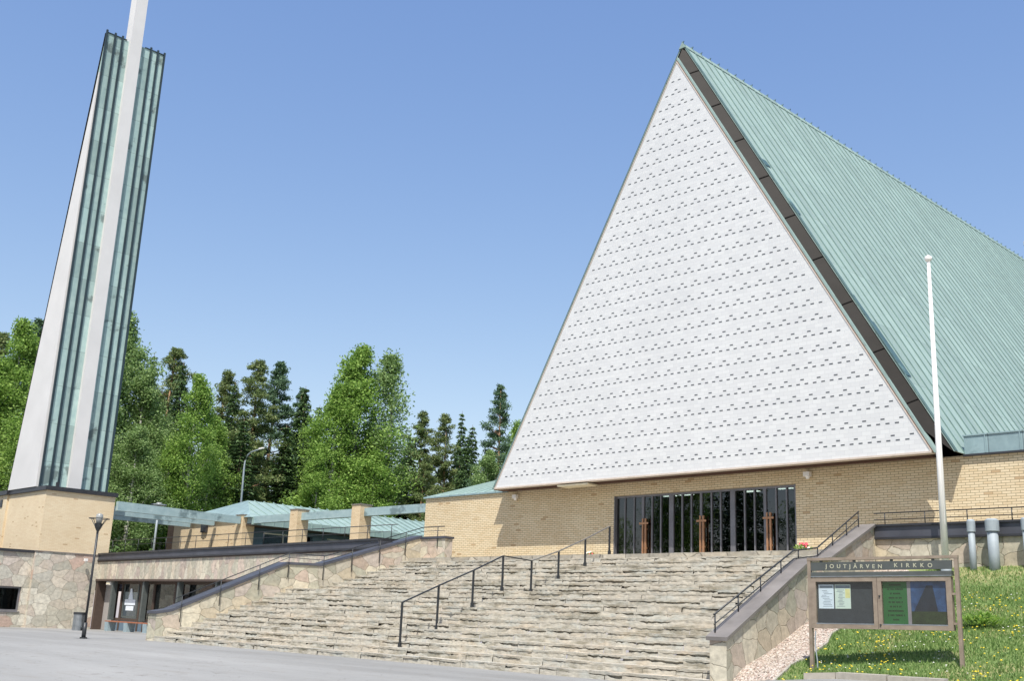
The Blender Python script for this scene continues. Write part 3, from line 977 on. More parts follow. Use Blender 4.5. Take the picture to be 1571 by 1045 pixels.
# near-black, slanting band between the gable slab and the roof edge
b = MB()
for s_ in (1, -1):
    oa, ob = (.135, .455) if s_ > 0 else (.085, .30)
    ya_, yb_ = GY + .12, 31.36
    zb_ = gz0 - .03
    A = (edgeline(s_, oa, zb_), ya_, zb_); B_ = (edgeline(s_, ob, zb_), yb_, zb_)
    C_ = (ax, yb_, apexz(ob)); D_ = (ax, ya_, apexz(oa))
    A2 = (A[0], yb_ + .2, zb_); D2 = (ax, yb_ + .2, D_[2])
    zc_ = 7.12
    A = (edgeline(s_, oa, zc_), ya_, zc_); A2 = (A[0], yb_ + .2, zc_)
    b.face([A, B_, C_, D_]); b.face([A, D_, D2, A2])
    for k in range(9):
        t = (k + .5) / 9
        p = Vector(A).lerp(Vector(D_), t); q = Vector(B_).lerp(Vector(C_), min(1, (p.z + .17 - B_[2]) / (C_[2] - B_[2])))
        b.beam(p + Vector((s_ * .02, -.01, .01)), q + Vector((s_ * .02, -.01, .01)), .02, .02)
M['copper_dark'].node_tree.nodes['Principled BSDF'].inputs['Specular IOR Level'].default_value = 0.08
b.build('dark_band', 'copper_dark', ch, fixn=False)
# roof slopes
RY0, RY1 = 31.32, 76.0
ro, rin = 0.50, 0.46
def roof(side):
    b = MB()
    zt = apexz(ro) - .0
    zb = 6.46
    xb = edgeline(side, ro, zb)
    xbi = edgeline(side, rin, zb)
    L = math.hypot(xb - ax, zt - zb)
    # outer skin with UV: u along ridge, v down slope
    n = 12
    for i in range(n):
        ya, yb = lerp(RY0, RY1, i / n), lerp(RY0, RY1, (i + 1) / n)
        b.face([(xb, ya, zb), (xb, yb, zb), (ax, yb, zt), (ax, ya, zt)], 0, [(ya, 0), (yb, 0), (yb, L), (ya, L)])
    b.face([(xb, RY0, zb), (ax, RY0, zt), (ax, RY0, apexz(rin)), (xbi, RY0, zb)], 0)
    b.face([(xb, RY1, zb), (ax, RY1, zt), (ax, RY1, apexz(rin)), (xbi, RY1, zb)], 0)
    b.face([(xb, RY0, zb), (xbi, RY0, zb), (xbi, RY1, zb), (xb, RY1, zb)], 0)
    b.face([(xbi, RY0, zb), (ax, RY0, apexz(rin)), (ax, RY1, apexz(rin)), (xbi, RY1, zb)], 1)
    # standing seams, coloured darker than the sheets, each sticking out a little above the ridge
    d = Vector((ax - xb, 0, zt - zb)).normalized()
    nn = Vector((d.z * side, 0, -d.x * side))
    if nn.z < 0:
        nn = -nn
    y = RY0 + .02  # 31.34, on the sheet joints
    while y < RY1:
        p0 = Vector((xb, y, zb)); p1 = Vector((ax, y, zt)) + d * .12
        w, h = .014, .035
        q = [p0 + Vector((0, -w, 0)), p0 + Vector((0, w, 0)), p0 + Vector((0, w * .6, 0)) + nn * h, p0 + Vector((0, -w * .6, 0)) + nn * h]
        r2 = [x + (p1 - p0) for x in q]
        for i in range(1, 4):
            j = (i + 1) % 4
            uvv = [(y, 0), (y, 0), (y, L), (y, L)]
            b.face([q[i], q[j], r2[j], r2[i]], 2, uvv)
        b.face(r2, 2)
        y += .60
    q = [Vector((xb, RY0 - .01, zb)), Vector((xb, RY0 + .15, zb)), Vector((ax, RY0 + .15, zt)), Vector((ax, RY0 - .01, zt))]
    b.face([v + nn * .02 for v in q], 3)
    b.face([q[0], q[3], q[3] + nn * .02, q[0] + nn * .02], 3)
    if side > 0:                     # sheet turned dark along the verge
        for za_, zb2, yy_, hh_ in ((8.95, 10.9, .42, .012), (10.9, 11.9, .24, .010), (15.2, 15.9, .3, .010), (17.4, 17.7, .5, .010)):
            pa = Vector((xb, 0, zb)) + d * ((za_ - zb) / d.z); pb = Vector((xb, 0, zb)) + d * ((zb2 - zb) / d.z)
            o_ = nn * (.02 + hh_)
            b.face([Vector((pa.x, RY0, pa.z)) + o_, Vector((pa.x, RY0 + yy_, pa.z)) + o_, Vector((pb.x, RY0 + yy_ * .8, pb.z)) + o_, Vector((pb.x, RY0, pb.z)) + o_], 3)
    b.build('roof_slope', ['copper_roof', 'copper_dark', 'copper_seam', 'copper_edge'], ch, fixn=False)
roof(1); roof(-1)
b = MB()
b.prism([(ax - .16, apexz(ro) - .22), (ax, apexz(ro) + .03), (ax + .16, apexz(ro) - .22)], RY0 - .05, RY1)
b.build('ridge_cap', 'copper_roof', ch)
# rear gable closing the nave
b = MB(); b.prism([(edgeline(-1, .28, 3.3), 3.3), (edgeline(1, .28, 3.3), 3.3), (ax, apexz(.25))], RY1 - .4, RY1 - .1); b.build('rear_wall', 'brick', ch)
# soffit
b = MB(); b.box(gx0 + .35, gx1 - .35, GY + .26, 32.0, 6.425, 6.50)
b.box(edgeline(-1, .44, 6.46), gx0 + .349, RY0 + .02, 32.0, 6.43, 6.455)
b.box(gx0 + .3, gx1 - .3, GY + .5, GY + .62, 6.36, 6.424)
b.build('soffit', 'soffit', ch)
b = MB(); b.box(-29.5, -27.9, 30.98, 31.55, 6.30, 6.36); b.build('soffit_lamp', 'cream', ch)
# right wing fascia (panels with upright laps) and flat roof
b = MB(); b.box(-13.72, 14, 31.93, 32.2, 6.44, 6.98)
b.box(-13.75, 14, 31.90, 32.25, 6.981, 7.02)
for i in range(27):
    b.box(-13.1 + i, -13.07 + i, 31.905, 31.932, 6.45, 6.978)
b.build('fascia', 'copper_fascia', ch)
b = MB(); b.box(-13.75, 14, 31.88, 32.0, 6.385, 6.439); b.build('drip_edge', 'dark_metal', ch)
b = MB(); b.box(-12.9, 14, 32.2, 60, 6.6, 6.7); b.build('wing_roof', 'coping', ch)
# left hip roof
b = MB()
zE = 6.47
pk0 = (-33.2, 36.0, 8.2); pk1 = (-33.2, 46.0, 8.2)
b.face([(-38.8, 31.95, zE), (-33.0, 31.95, zE), pk0])
b.face([(-38.8, 31.95, zE), pk0, pk1, (-38.8, 46, zE)])
b.face([(-33.0, 31.95, zE), (-33.0, 46, zE), pk1, pk0])
for t in rng(0.1, .9, 8):
    a = Vector((lerp(-38.8, -33.0, t), 31.95, zE)); e = Vector(pk0)
    tt = 1.0
    e2 = a + (e - a) * .97
    b.beam(a + Vector((0, 0, .02)), e2 + Vector((0, 0, .02)), .03, .05)
b.build('hip_roof', 'copper_light', ch)
b = MB(); b.box(-38.82, -33.3, 31.90, 32.3, 6.40, 6.47); b.box(-38.82, -38.3, 32.3, 44, 6.40, 6.47); b.build('eaves_trim', 'copper_fascia', ch)
# entrance hall behind the glass
b = MB()
hx0, hx1, hy1 = -27.6, -18.5, 41.0
b.face([(-30, 34.2, 3.46), (-15, 34.2, 3.46), (-15, hy1, 3.46), (-30, hy1, 3.46)])
b.face([(hx0, 32.3, 3.46), (hx1, 32.3, 3.46), (hx1, 34.2, 3.46), (hx0, 34.2, 3.46)])
b.face([(-30, hy1, 3.4), (-15, hy1, 3.4), (-15, hy1, 6.4), (-30, hy1, 6.4)])
b.face([(-15, 34.2, 3.4), (-15, hy1, 3.4), (-15, hy1, 6.4), (-15, 34.2, 6.4)])
b.face([(-30, 34.2, 3.4), (-30, hy1, 3.4), (-30, hy1, 6.4), (-30, 34.2, 6.4)])
b.face([(-30, 34.2, 3.4), (hx0, 34.2, 3.4), (hx0, 34.2, 6.4), (-30, 34.2, 6.4)])
b.face([(hx1, 32.3, 3.4), (hx1, 34.2, 3.4), (hx1, 34.2, 6.4), (hx1, 32.3, 6.4)])
b.face([(hx1, 34.2, 3.4), (-15, 34.2, 3.4), (-15, 34.2, 6.4), (hx1, 34.2, 6.4)])
b.box(-25.8, -25.3, 36, 36.5, 3.4, 6.1); b.box(-21.5, -21.0, 37.4, 37.9, 3.4, 6.1)
b.build('hall_interior', 'hall', ch, fixn=False)
b = MB(); b.box(-30, -15, 32.36, hy1, 6.05, 6.12); b.build('hall_ceiling', 'hall_ceiling', ch)
b = MB(); b.box(hx0 - .1, hx0 + .02, 32.36, 34.2, 3.4, 6.05); b.build('hall_brick_wall', 'brick', ch)
for (x, y) in ((-26.0, 33.6), (-25.2, 33.6), (-22.4, 33.8), (-20.9, 33.6), (-20.1, 33.6), (-22.0, 37.5)):
    b = MB(); b.box(x - .28, x + .28, y - .12, y + .12, 6.02, 6.048); b.build('hall_lamp', 'hall_light', ch)
# door wall frame
fr = MB()
FY = 32.14
ms = [(-27.42, .10), (-26.96, .045), (-26.51, .045), (-26.08, .10), (-25.65, .05), (-25.24, .05), (-24.75, .20), (-24.26, .05), (-23.85, .05), (-23.42, .09), (-22.97, .05), (-22.58, .05), (-22.07, .20), (-21.58, .05), (-21.18, .05), (-20.76, .10), (-20.32, .05), (-19.91, .05), (-19.50, .06)]
for (x, w) in ms:
    fr.box(x - w / 2, x + w / 2, FY - .05, FY + .06, 3.56, 5.84)
fr.box(DL, DR, FY - .055, FY + .065, 5.841, 5.92)
fr.box(DL, DR, FY - .055, FY + .065, 3.48, 3.559)
fr.box(DL, DL + .04, 32.0 - .004, FY - .056, 3.48, 5.92)
fr.box(DR - .04, DR, 32.0 - .004, FY - .056, 3.48, 5.92)
fr.build('entrance_frame', 'mullion', ch)
for (x0, w0), (x1, w1) in zip(ms[:-1], ms[1:]):
    g = MB(); g.box(x0 + w0 / 2, x1 - w1 / 2, FY - .004, FY + .006, 3.56, 5.84); g.build('glass_pane', 'glass', ch)
for cx in (-25.94, -23.32, -20.56):
    h = MB()
    for dx in (-.065, .065):
        h.box(cx + dx - .028, cx + dx + .028, FY - .16, FY - .10, 3.52, 5.02)
        h.box(cx + dx - .02, cx + dx + .02, FY - .10, FY - .05, 3.9, 3.96)
        h.box(cx + dx - .02, cx + dx + .02, FY - .10, FY - .05, 4.6, 4.66)
    h.box(cx - .21, cx + .21, FY - .18, FY - .161, 4.80, 4.87)
    h.build('door_pull', 'copper_new', ch)
# finial mast far back on the ridge
o = thing('ridge_finial', 'white finial at the right edge of the picture far back on the church ridge', 'finial', (ax, 65.9, 23.5))
b = MB(); b.tube([(ax, 65.9, 23.4), (ax, 65.9, 24.7)], .07, 10); b.build('mast', 'white_paint', o)
b = MB(); b.tube([(ax, 65.9, 24.6), (ax, 65.9, 24.7), (ax, 65.9, 24.95), (ax, 65.9, 25.05)], [.07, .17, .17, .02], 10); b.build('knob', 'white_paint', o)

# security cameras
def seccam(x, y, z, d, label):
    o = thing('security_camera', label, 'camera', (x, y, z), 'white security cameras')
    b = MB(); b.tube([(x, y, z), (x + d[0] * .1, y + d[1] * .1, z)], .05, 10); b.build('bracket', 'white_paint', o)
    p = Vector((x, y, z)) + Vector(d) * .12
    b = MB(); b.box(p.x - .11, p.x + .11, p.y - .10, p.y + .06, z - .10, z + .05); b.tube([(p.x, p.y, z - .18), (p.x, p.y, z - .10)], [.05, .08], 10); b.build('housing', 'white_paint', o)
seccam(-18.96, 32, 6.22, (0, -1, 0), 'white camera under the gable just right of the entrance doors')
seccam(-32.75, 32, 6.2, (0, -1, 0), 'small white camera under the left corner of the white gable')
seccam(-63.5, 27.1, 3.62, (1, 0, 0), 'white camera on the stone tower base near the black lamp post')

# flower pots
def flowers(x, y, label, s_=1.0):
    o = thing('flower_pot', label, 'flowers', (x, y, 3.49), 'flower pots by the entrance')
    b = MB(); b.tube([(x, y, 3.485), (x, y, 3.485 + .22 * s_)], [.13 * s_, .2 * s_], 14); b.build('pot', 'kerb', o)
    b = MB()
    def leaf(bb, q, a, zz, sz):
        p = Vector((x + q * math.cos(a), y + q * math.sin(a), zz))
        d = Vector((R.uniform(-1, 1), R.uniform(-1, 1), R.uniform(-.2, 1))).normalized() * sz
        s2 = d.cross(Vector((R.uniform(-1, 1), R.uniform(-1, 1), .3))).normalized() * sz * .7
        bb.face([p, p + d + s2, p + d * 2, p + d - s2])
    for k in range(110):
        q = R.uniform(0, .34) * s_
        leaf(b, q, R.uniform(0, 6.28), 3.485 + s_ * (.2 + R.uniform(0, .26) * (1 - q * 1.2)), .05)
    b.build('foliage', 'leaf_birch', o, fixn=False)
    for k in range(14):
        a = R.uniform(0, 6.28); q = R.uniform(0.05, .34) * s_
        p = Vector((x + q * math.cos(a), y + q * math.sin(a), 3.485 + s_ * (.33 + R.uniform(0, .24) * (1 - q))))
        c = MB(); rr_ = R.uniform(.035, .055)
        ring = [p + Vector((rr_ * math.cos(t), rr_ * math.sin(t) * .6 , rr_ * math.sin(t) * .8 + (.012 if i % 2 else 0))) for i, t in enumerate([i * .785 for i in range(8)])]
        for i in range(8):
            c.face([ring[i], ring[(i + 1) % 8], p + Vector((0, -.025, .012))])
            c.face([ring[(i + 1) % 8], ring[i], p + Vector((0, .02, -.02))])
        c.build('blossom', 'petal_red' if k % 3 else 'petal_white', o)
flowers(-18.85, 31.3, 'pot of red and pale flowers at the right side of the entrance', .75)
flowers(-27.9, 31.2, 'smaller pot of red flowers left of the entrance behind the handrail end', .5)

# ---------------------------------------------------------------- left terrace wall with shopfront
TY = 28.0
tw = thing('terrace_wall', 'long stone terrace wall with black coping, glazed rooms below, left of the stairs', 'wall', (-50, TY, -0.2))
def tz_(x):
    return lerp(4.03, 4.25, (x + 63.7) / 27.7)
xa, xb = -63.7, -36.75
b = MB()
b.hexa([(xa, TY, 2.55), (xb, TY, 2.55), (xb, TY + .5, 2.55), (xa, TY + .5, 2.55), (xa, TY, tz_(xa) - .5), (xb, TY, tz_(xb) - .5), (xb, TY + .5, tz_(xb) - .5), (xa, TY + .5, tz_(xa) - .5)])
b.build('stone_band', 'stone_tall', tw)
b = MB()
b.box(-41.0, xb, TY + .01, TY + .49, -.4, 2.55)
b.build('stone_wall', 'stone', tw)
b = MB()
def cop(y0, y1, a, e, bb):
    bb.hexa([(xa, y0, tz_(xa) - a), (xb, y0, tz_(xb) - a), (xb, y1, tz_(xb) - a), (xa, y1, tz_(xa) - a), (xa, y0, tz_(xa) - e), (xb, y0, tz_(xb) - e), (xb, y1, tz_(xb) - e), (xa, y1, tz_(xa) - e)])
cop(TY - .06, TY + .6, .36, .10, b)
b.build('fascia', 'coping', tw)
b = MB(); cop(TY - .12, TY + .66, .098, .0, b); cop(TY - .10, TY + .5, .44, .362, b); b.build('coping', 'dark_metal', tw)
b = MB(); cop(TY - .04, TY + .5, .5, .442, b); b.build('under_trim', 'brown_frame', tw)
b = MB(); b.box(xa, -41, TY - .05, TY + .55, 2.44, 2.549); b.build('lintel', 'brown_frame', tw)
# recessed glazing
GYs = TY + 0.55
b = MB(); b.box(xa, -41.0, TY + 3.0, TY + 3.2, -.4, 2.6); b.box(xa, -41, GYs + .1, TY + 3, 2.56, 2.6); b.box(xa, -41, GYs, TY + 3, -.4, -.28); b.build('room_interior', 'grey_wood', tw)
b = MB()
b.box(xa, -63.45, TY + .02, GYs + .1, -.3, 2.44)
for x in (-62.05, -61.2, -58.9, -58.2, -57.3, -54.9, -54.2, -51.0, -50.3, -47.5, -44.5):
    b.box(x - .09, x + .09, GYs - .06, GYs + .10, -.28, 2.44)
b.box(-63.45, -41, GYs - .05, GYs + .09, 2.30, 2.439)
b.box(-62.0, -41, GYs - .05, GYs + .09, .28, .42)
b.build('window_frame', 'brown_frame', tw)
b = MB()
for x in (-61.6, -57.75, -53.8, -49.9):
    b.box(x - .10, x + .10, TY + .05, TY + .32, .3, 2.43)
b.build('column', 'tealframe', tw)
b = MB(); b.box(-62.0, -41, GYs - .03, GYs + .07, -.28, .279); b.build('spandrel', 'bluepanel', tw)
b = MB(); b.box(-63.44, -62.15, GYs - .02, GYs + .06, -.28, 2.1); b.box(-63.44, -62.15, GYs - .01, GYs + .05, 2.101, 2.3, 0); d_ = b.build('door', 'grey_wood', tw)
b = MB(); b.tube([(-62.4, GYs - .1, .9), (-62.4, GYs - .1, 1.5)], .03, 8); b.build('handle', 'rail', d_)
for (x0, x1) in ((-61.1, -58.99), (-58.1, -57.4), (-57.2, -55.0), (-54.1, -51.1), (-50.2, -47.6), (-47.4, -44.6), (-44.4, -41.0)):
    b = MB(); b.box(x0, x1, GYs + .0, GYs + .012, .421, 2.299); b.build('window_pane', 'glass_win', tw)
b = MB(); b.box(-60.9, -59.2, GYs - .04, GYs - .01, .45, .55); b.box(-60.95, -60.85, GYs - .06, GYs - .01, .45, 2.28); b.box(-59.2, -59.1, GYs - .06, GYs - .01, .45, 2.28); b.build('pale_window_frame', 'tealframe', tw)
o = thing('paper_sign', 'white paper signs taped inside the shopfront window beside the door', 'sign', (-60.1, GYs - .02, 1.2))
b = MB(); b.box(-60.75, -59.45, GYs - .03, GYs - .02, 1.15, 1.45); b.box(-60.55, -59.6, GYs - .03, GYs - .02, .85, 1.1); b.prism([(-60.35, 1.46), (-59.8, 1.46), (-59.9, 1.75), (-60.0, 2.05), (-60.2, 2.05), (-60.25, 1.75)], GYs - .03, GYs - .02); b.build('sheet', 'paper', o)
b = MB(); b.box(-55.9, -55.0, GYs + .3, GYs + .9, .45, 1.35)
tag(b.build('display_cabinet', 'hall'), 'dark cabinet inside the glazed room behind the left stair parapet', 'cabinet')
o = thing('wall_lamp', 'small white box lamp above the grey door under the terrace', 'lamp', (-62.0, TY + .1, 2.3))
b = MB(); b.box(-62.35, -61.85, TY + .02, TY + .3, 2.22, 2.40); b.build('housing', 'white_paint', o)
b = MB(); b.box(-62.3, -61.9, TY + .0, TY + .019, 2.26, 2.36); b.build('diffuser', 'cream', o)
# terrace deck behind the wall
b = MB(); b.box(-90, -38.8, TY + .5, 37.4, 3.3, 3.47)
struct(b.build('terrace_deck', 'paving'))

# railing on the terrace wall
o = thing('terrace_railing', 'thin dark railing along the top of the long terrace wall left of the stairs', 'railing', (-62.8, TY + .3, 4.0))
b = MB(); b.tube([(-63.0, TY + .3, 4.78), (-36, TY + .3, 4.82)], .02, 6); b.build('top_rail', 'rail', o, True)
b = MB(); b.tube([(-63.0, TY + .3, 4.50), (-36, TY + .3, 4.54)], .014, 6); b.build('lower_rail', 'rail', o, True)
for i in range(17):
    x = -62.8 + i * 1.65
    b = MB(); b.tube([(x, TY + .3, tz_(x) - .02), (x, TY + .3, 4.79)], .018, 6); b.build('post', 'rail', o, True)

# bench
o = thing('bench', 'low bench with reddish wooden seat under the shopfront window', 'bench', (-51.2, 24.4, -0.2))
bx0, bx1, byy = -59.4, -54.3, 27.1
o.location = ((bx0 + bx1) / 2, byy, -0.25)
b = MB()
for k in range(3):
    b.box(bx0, bx1, byy - .22 + k * .15, byy - .22 + k * .15 + .13, .22, .28)
b.build('seat', 'bench_wood', o)
for x in (bx0 + .25, (bx0 + bx1) / 2, bx1 - .35):
    b = MB(); b.prism([(byy - .2, -.3), (byy + .2, -.3), (byy + .24, .219), (byy - .24, .219)], x - .2, x + .2, 0, 'x'); b.build('leg', 'bench_leg', o)

# ---------------------------------------------------------------- tower
tb = thing('bell_tower', 'tall bell tower of white concrete fins and green copper on a brick and stone base', 'tower', (-64, 26, -0.3))
TX = -64.0
b = MB()
b.box(-70.2, TX, 24.5, 28.65, 3.9, 7.42)
b.box(-95, -69.75, 24.38, 28.5, 3.9, 7.42)
b.build('brick_base', 'brick_tower', tb)
b = MB(); b.box(-70.3, TX + .12, 24.38, 28.75, 7.42, 7.66); b.box(-95, -69.6, 24.25, 28.6, 7.42, 7.68); b.build('coping', 'dark_metal', tb)
b = MB(); b.box(-70, TX + .30, 24.3, 28.0, -1, 3.9); b.build('stone_base', 'stone_grey', tb)
b = MB(); b.box(-70.0, TX + .34, 24.26, 28.0, 3.9, 3.95); b.build('stone_coping', 'coping_brown', tb)
b = MB(); b.box(-70.75, -70.35, 24.33, 24.37, 6.7, 7.15); b.build('window', 'dark_metal', tb)
# wedge-shaped copper body, slanting on its back edge, upright ribs on the visible side
CX = -65.3
b = MB()
b.hexa([(-69.55, 24.5, 7.66), (CX, 24.5, 7.66), (CX, 28.6, 7.66), (-69.55, 28.6, 7.66), (-65.62, 24.55, 37.5), (CX, 24.55, 37.5), (CX, 28.6, 37.5), (-65.62, 28.6, 37.5)])
b.build('copper_body', 'copper_tower', tb)
for y in (24.53, 25.10, 25.60, 27.60, 28.10, 28.57):
    b = MB(); b.box(CX + .001, CX + .10, y - .06, y + .06, 7.67, 37.68); b.build('rib', 'copper_rib', tb)  # dark rib colour carries the shadow lines between the panels
for ya_, yb_ in ((24.58, 25.9), (27.2, 28.62)):
    b = MB(); b.box(-65.6, CX + .05, ya_, yb_, 37.5, 37.56); b.build('top_trim', 'copper_rib', tb)
b = MB()
b.hexa([(CX + .001, 26.1, 7.67), (-65.0, 26.1, 7.67), (-65.0, 26.88, 7.67), (CX + .001, 26.88, 7.67), (CX + .001, 26.05, 45), (-65.0, 26.05, 45), (-65.0, 26.83, 45), (CX + .001, 26.83, 45)])
b.box(-65.9, CX, 26.07, 26.8, 37.5, 45)
b.build('fin', 'white_conc', tb)
b = MB()
b.hexa([(-69.70, 24.33, 7.68), (-65.34, 24.33, 7.68), (-65.34, 24.495, 7.68), (-69.70, 24.495, 7.68), (-65.42, 24.42, 34.6), (-65.34, 24.42, 34.6), (-65.34, 24.54, 34.6), (-65.42, 24.54, 34.6)])
b.build('fin', 'white_conc', tb)
b = MB()
b.hexa([(-69.76, 24.34, 7.68), (-69.705, 24.34, 7.68), (-69.705, 24.8, 7.68), (-69.76, 24.8, 7.68), (-65.46, 24.48, 37.5), (-65.40, 24.48, 37.5), (-65.40, 24.59, 37.5), (-65.46, 24.59, 37.5)])
b.build('fin_edge_shade', 'copper_dark', tb)  # dark strip stands in for shading along the fin's far edge
b = MB(); b.box(-64.35, -64.2, 25.1, 25.25, 7.67, 7.95); b.build('floodlight', 'dark_metal', tb)
# lower stone wing, left, with window
o = thing('stone_wing', 'low stone wing with a dark window at the far left of the picture', 'building', (-64.4, 20, -0.3))
WX = TX + .02
b = MB()
b.box(-75, WX, 23.9, 24.5, -1, 3.8); b.box(-75, WX, 8, 20.9, -1, 3.8)
b.box(-75, WX, 20.9, 23.9, -1, .55); b.box(-75, WX, 20.9, 23.9, 1.9, 3.8)
b.build('stone_wall', 'stone_grey', o)
b = MB(); b.box(-75, WX + .1, 8, 24.5, 3.801, 3.95); b.build('coping', 'dark_metal', o)
w_ = MB(); w_.box(WX - .2, WX - .12, 20.9, 23.9, .55, .65); w_.box(WX - .2, WX - .12, 20.9, 23.9, 1.8, 1.9); w_.box(WX - .2, WX - .12, 23.8, 23.9, .65, 1.8); w_.box(WX - .2, WX - .12, 22.6, 22.68, .65, 1.8); w_.box(WX - .2, WX - .12, 20.9, 21.0, .65, 1.8)
w_.box(WX - .12, WX + .05, 20.85, 23.95, .50, .549)
wf = w_.build('window', 'mullion', o)
b = MB(); b.box(WX - .18, WX - .17, 21.0, 23.8, .65, 1.8); b.build('pane', 'glass_win', wf)
b = MB(); b.box(WX - 1.2, WX - 1.1, 21.0, 23.9, .55, 1.9); b.build('room_wall', 'hall', o)

# ---------------------------------------------------------------- pergola
pg = thing('pergola', 'pergola of copper-clad beams on brick piers linking tower and church', 'pergola', (-57, 37, 3.47))
PY = 37.0
for x in (-57.76, -51.40):
    b = MB(); b.box(x, x + .82, PY, PY + .82, 3.4, 7.20); b.box(x - .04, x + .86, PY - .04, PY + .86, 7.2, 7.26, 1); b.build('brick_pier', ['brick_pier', 'coping_brown'], pg)
b = MB(); b.box(-64.1, -63.2, PY - .02, PY + .85, 3.4, 7.12); b.box(-64.15, -63.15, PY - .06, PY + .9, 7.12, 7.17, 1); b.build('brick_pier', ['brick_pier', 'coping_brown'], pg)
for (x0, x1) in ((-63.2, -57.76), (-56.94, -51.40), (-50.58, -38.75)):
    b = MB(); b.box(x0, x1, PY + .28, PY + .62, 6.58, 7.03); b.build('beam', 'copper_beam', pg)
for x in (-63.55, -66.9, -70.2):
    b = MB(); b.hexa([(x - .16, 28.6, 6.60), (x + .16, 28.6, 6.60), (x + .16, PY - .08, 6.55), (x - .16, PY - .08, 6.55), (x - .16, 28.6, 7.15), (x + .16, 28.6, 7.15), (x + .16, PY - .08, 7.02), (x - .16, PY - .08, 7.02)]); b.build('beam', 'copper_beam', pg)

# ---------------------------------------------------------------- parish wing
pw = thing('parish_building', 'low brick parish building with hipped copper roof behind the pergola', 'building', (-66, 45, 3.47))
b = MB(); b.box(-72.9, -64.1, PY + .2, PY + .5, 3.4, 6.95); b.build('brick_wall', 'brick_pier', pw)
b = MB(); b.box(-74.6, -72.9, PY + .6, PY + .9, 3.4, 6.9); b.build('end_wall', 'brick_shaded', pw)  # brick colour darkened to stand for wall lying deep in shade
b = MB()
b.box(-64.4, -64.1, PY + .9, 58, 3.4, 3.9)
b.box(-64.4, -64.1, PY + .9, 58, 6.2, 6.6)
for y in (37.9, 43.0, 47.5, 52, 57):
    b.box(-64.38, -64.05, y, y + 1.2, 3.9, 6.2)
b.build('side_wall', 'bluepanel', pw)
for y in (39.1, 44.2, 48.7, 53.2):
    b = MB(); b.box(-64.32, -64.2, y, y + 3.3, 3.9, 3.98); b.box(-64.32, -64.2, y, y + 3.3, 6.12, 6.2)
    for q in (0, 1.6, 2.4, 3.22):
        b.box(-64.32, -64.2, y + q, y + q + .08, 3.98, 6.12)
    wf = b.build('window', 'white_paint', pw)
    b = MB(); b.box(-64.27, -64.26, y + .08, y + 3.22, 3.98, 6.12); b.build('pane', 'glass_win', wf)
b = MB(); b.box(-72, -66.5, 38, 57, 3.5, 6.5); b.build('inner_core', 'hall', pw)
# roof
eR0, eR1 = (-62.4, 37.0, 6.97), (-62.4, 60, 6.9)
pk, pk2 = (-66.3, 39.0, 8.42), (-66.3, 60, 8.35)
fl = (-73.2, 36.9, 7.05)
b = MB()
b.face([eR0, eR1, pk2, pk], 0, [(37.2, 0), (60, 0), (60, 4.1), (39.0, 4.1)])
b.face([fl, eR0, pk], 1)
b.face([fl, pk, pk2, (-73.2, 60, 7.05)], 0)
y = 38.0
while y < 60:
    t = min(1, (y - 37.2) / 1.8)
    top = Vector((lerp(-62.4, -66.3, t), y, lerp(6.95, 8.42, t)))
    b.beam(Vector((-62.4, y, 6.97)), top + Vector((0, 0, .04)), .04, .07)
    y += .75
b.build('roof', ['copper_light', 'copper_fascia'], pw)
b = MB()
b.box(-62.5, -62.38, 37.2, 60, 6.50, 6.95)
y = 38.0
while y < 60:
    b.box(-62.379, -62.34, y - .03, y + .03, 6.5, 6.95)
    y += .75
b.build('eaves_fascia', 'copper_light', pw)
b = MB(); b.box(-64.0, -62.5, 37.2, 60, 6.46, 6.52); b.build('soffit', 'brown_frame', pw)
b = MB(); b.box(-68.75, -68.05, PY + .02, PY + .2, 6.15, 6.75); b.box(-68.55, -68.2, PY - .05, PY + .02, 6.2, 6.5)
tag(b.build('wall_speaker', 'dark_metal'), 'black loudspeaker box on the brick wall under the pergola beams', 'speaker')

# ---------------------------------------------------------------- lamps
o = thing('street_lamp', 'black park lamp post with a glass head, before the stone tower base', 'lamp', (-39.73, 17.27, -0.11))
x, y = -39.73, 17.27
b = MB(); b.tube([(x, y, -.12), (x, y, .45)], .075, 14); b.tube([(x, y, .45), (x, y, 3.75)], .042, 12); b.build('pole', 'rail', o, True)
b = MB(); b.tube([(x, y, -.12), (x, y, -.06)], .13, 14); b.build('base_plate', 'rail', o)
b = MB(); b.tube([(x, y, 3.72), (x, y, 3.86), (x, y, 4.0)], [.05, .12, .15], 14)
for k in range(4):
    a = k * math.pi / 2 + .5
    b.tube([(x + .12 * math.cos(a), y + .12 * math.sin(a), 3.86), (x + .34 * math.cos(a), y + .34 * math.sin(a), 4.16)], .012, 6)
b.build('lamp_holder', 'rail', o)
b = MB(); b.tube([(x, y, 3.98), (x, y, 4.16), (x, y, 4.32), (x, y, 4.36)], [.09, .12, .12, .05], 16); b.build('lamp_shade', 'lamp_glass', o, True)
b = MB()
rr = [(.34, 4.16), (.37, 4.16), (.37, 4.185), (.34, 4.185)]
seg = 24
for i in range(seg):
    a0, a1 = i * 2 * math.pi / seg, (i + 1) * 2 * math.pi / seg
    for k in range(4):
        (r0, h0), (r1, h1) = rr[k], rr[(k + 1) % 4]
        b.face([(x + r0 * math.cos(a0), y + r0 * math.sin(a0), h0), (x + r0 * math.cos(a1), y + r0 * math.sin(a1), h0), (x + r1 * math.cos(a1), y + r1 * math.sin(a1), h1), (x + r1 * math.cos(a0), y + r1 * math.sin(a0), h1)])
b.build('ring', 'rail', o)
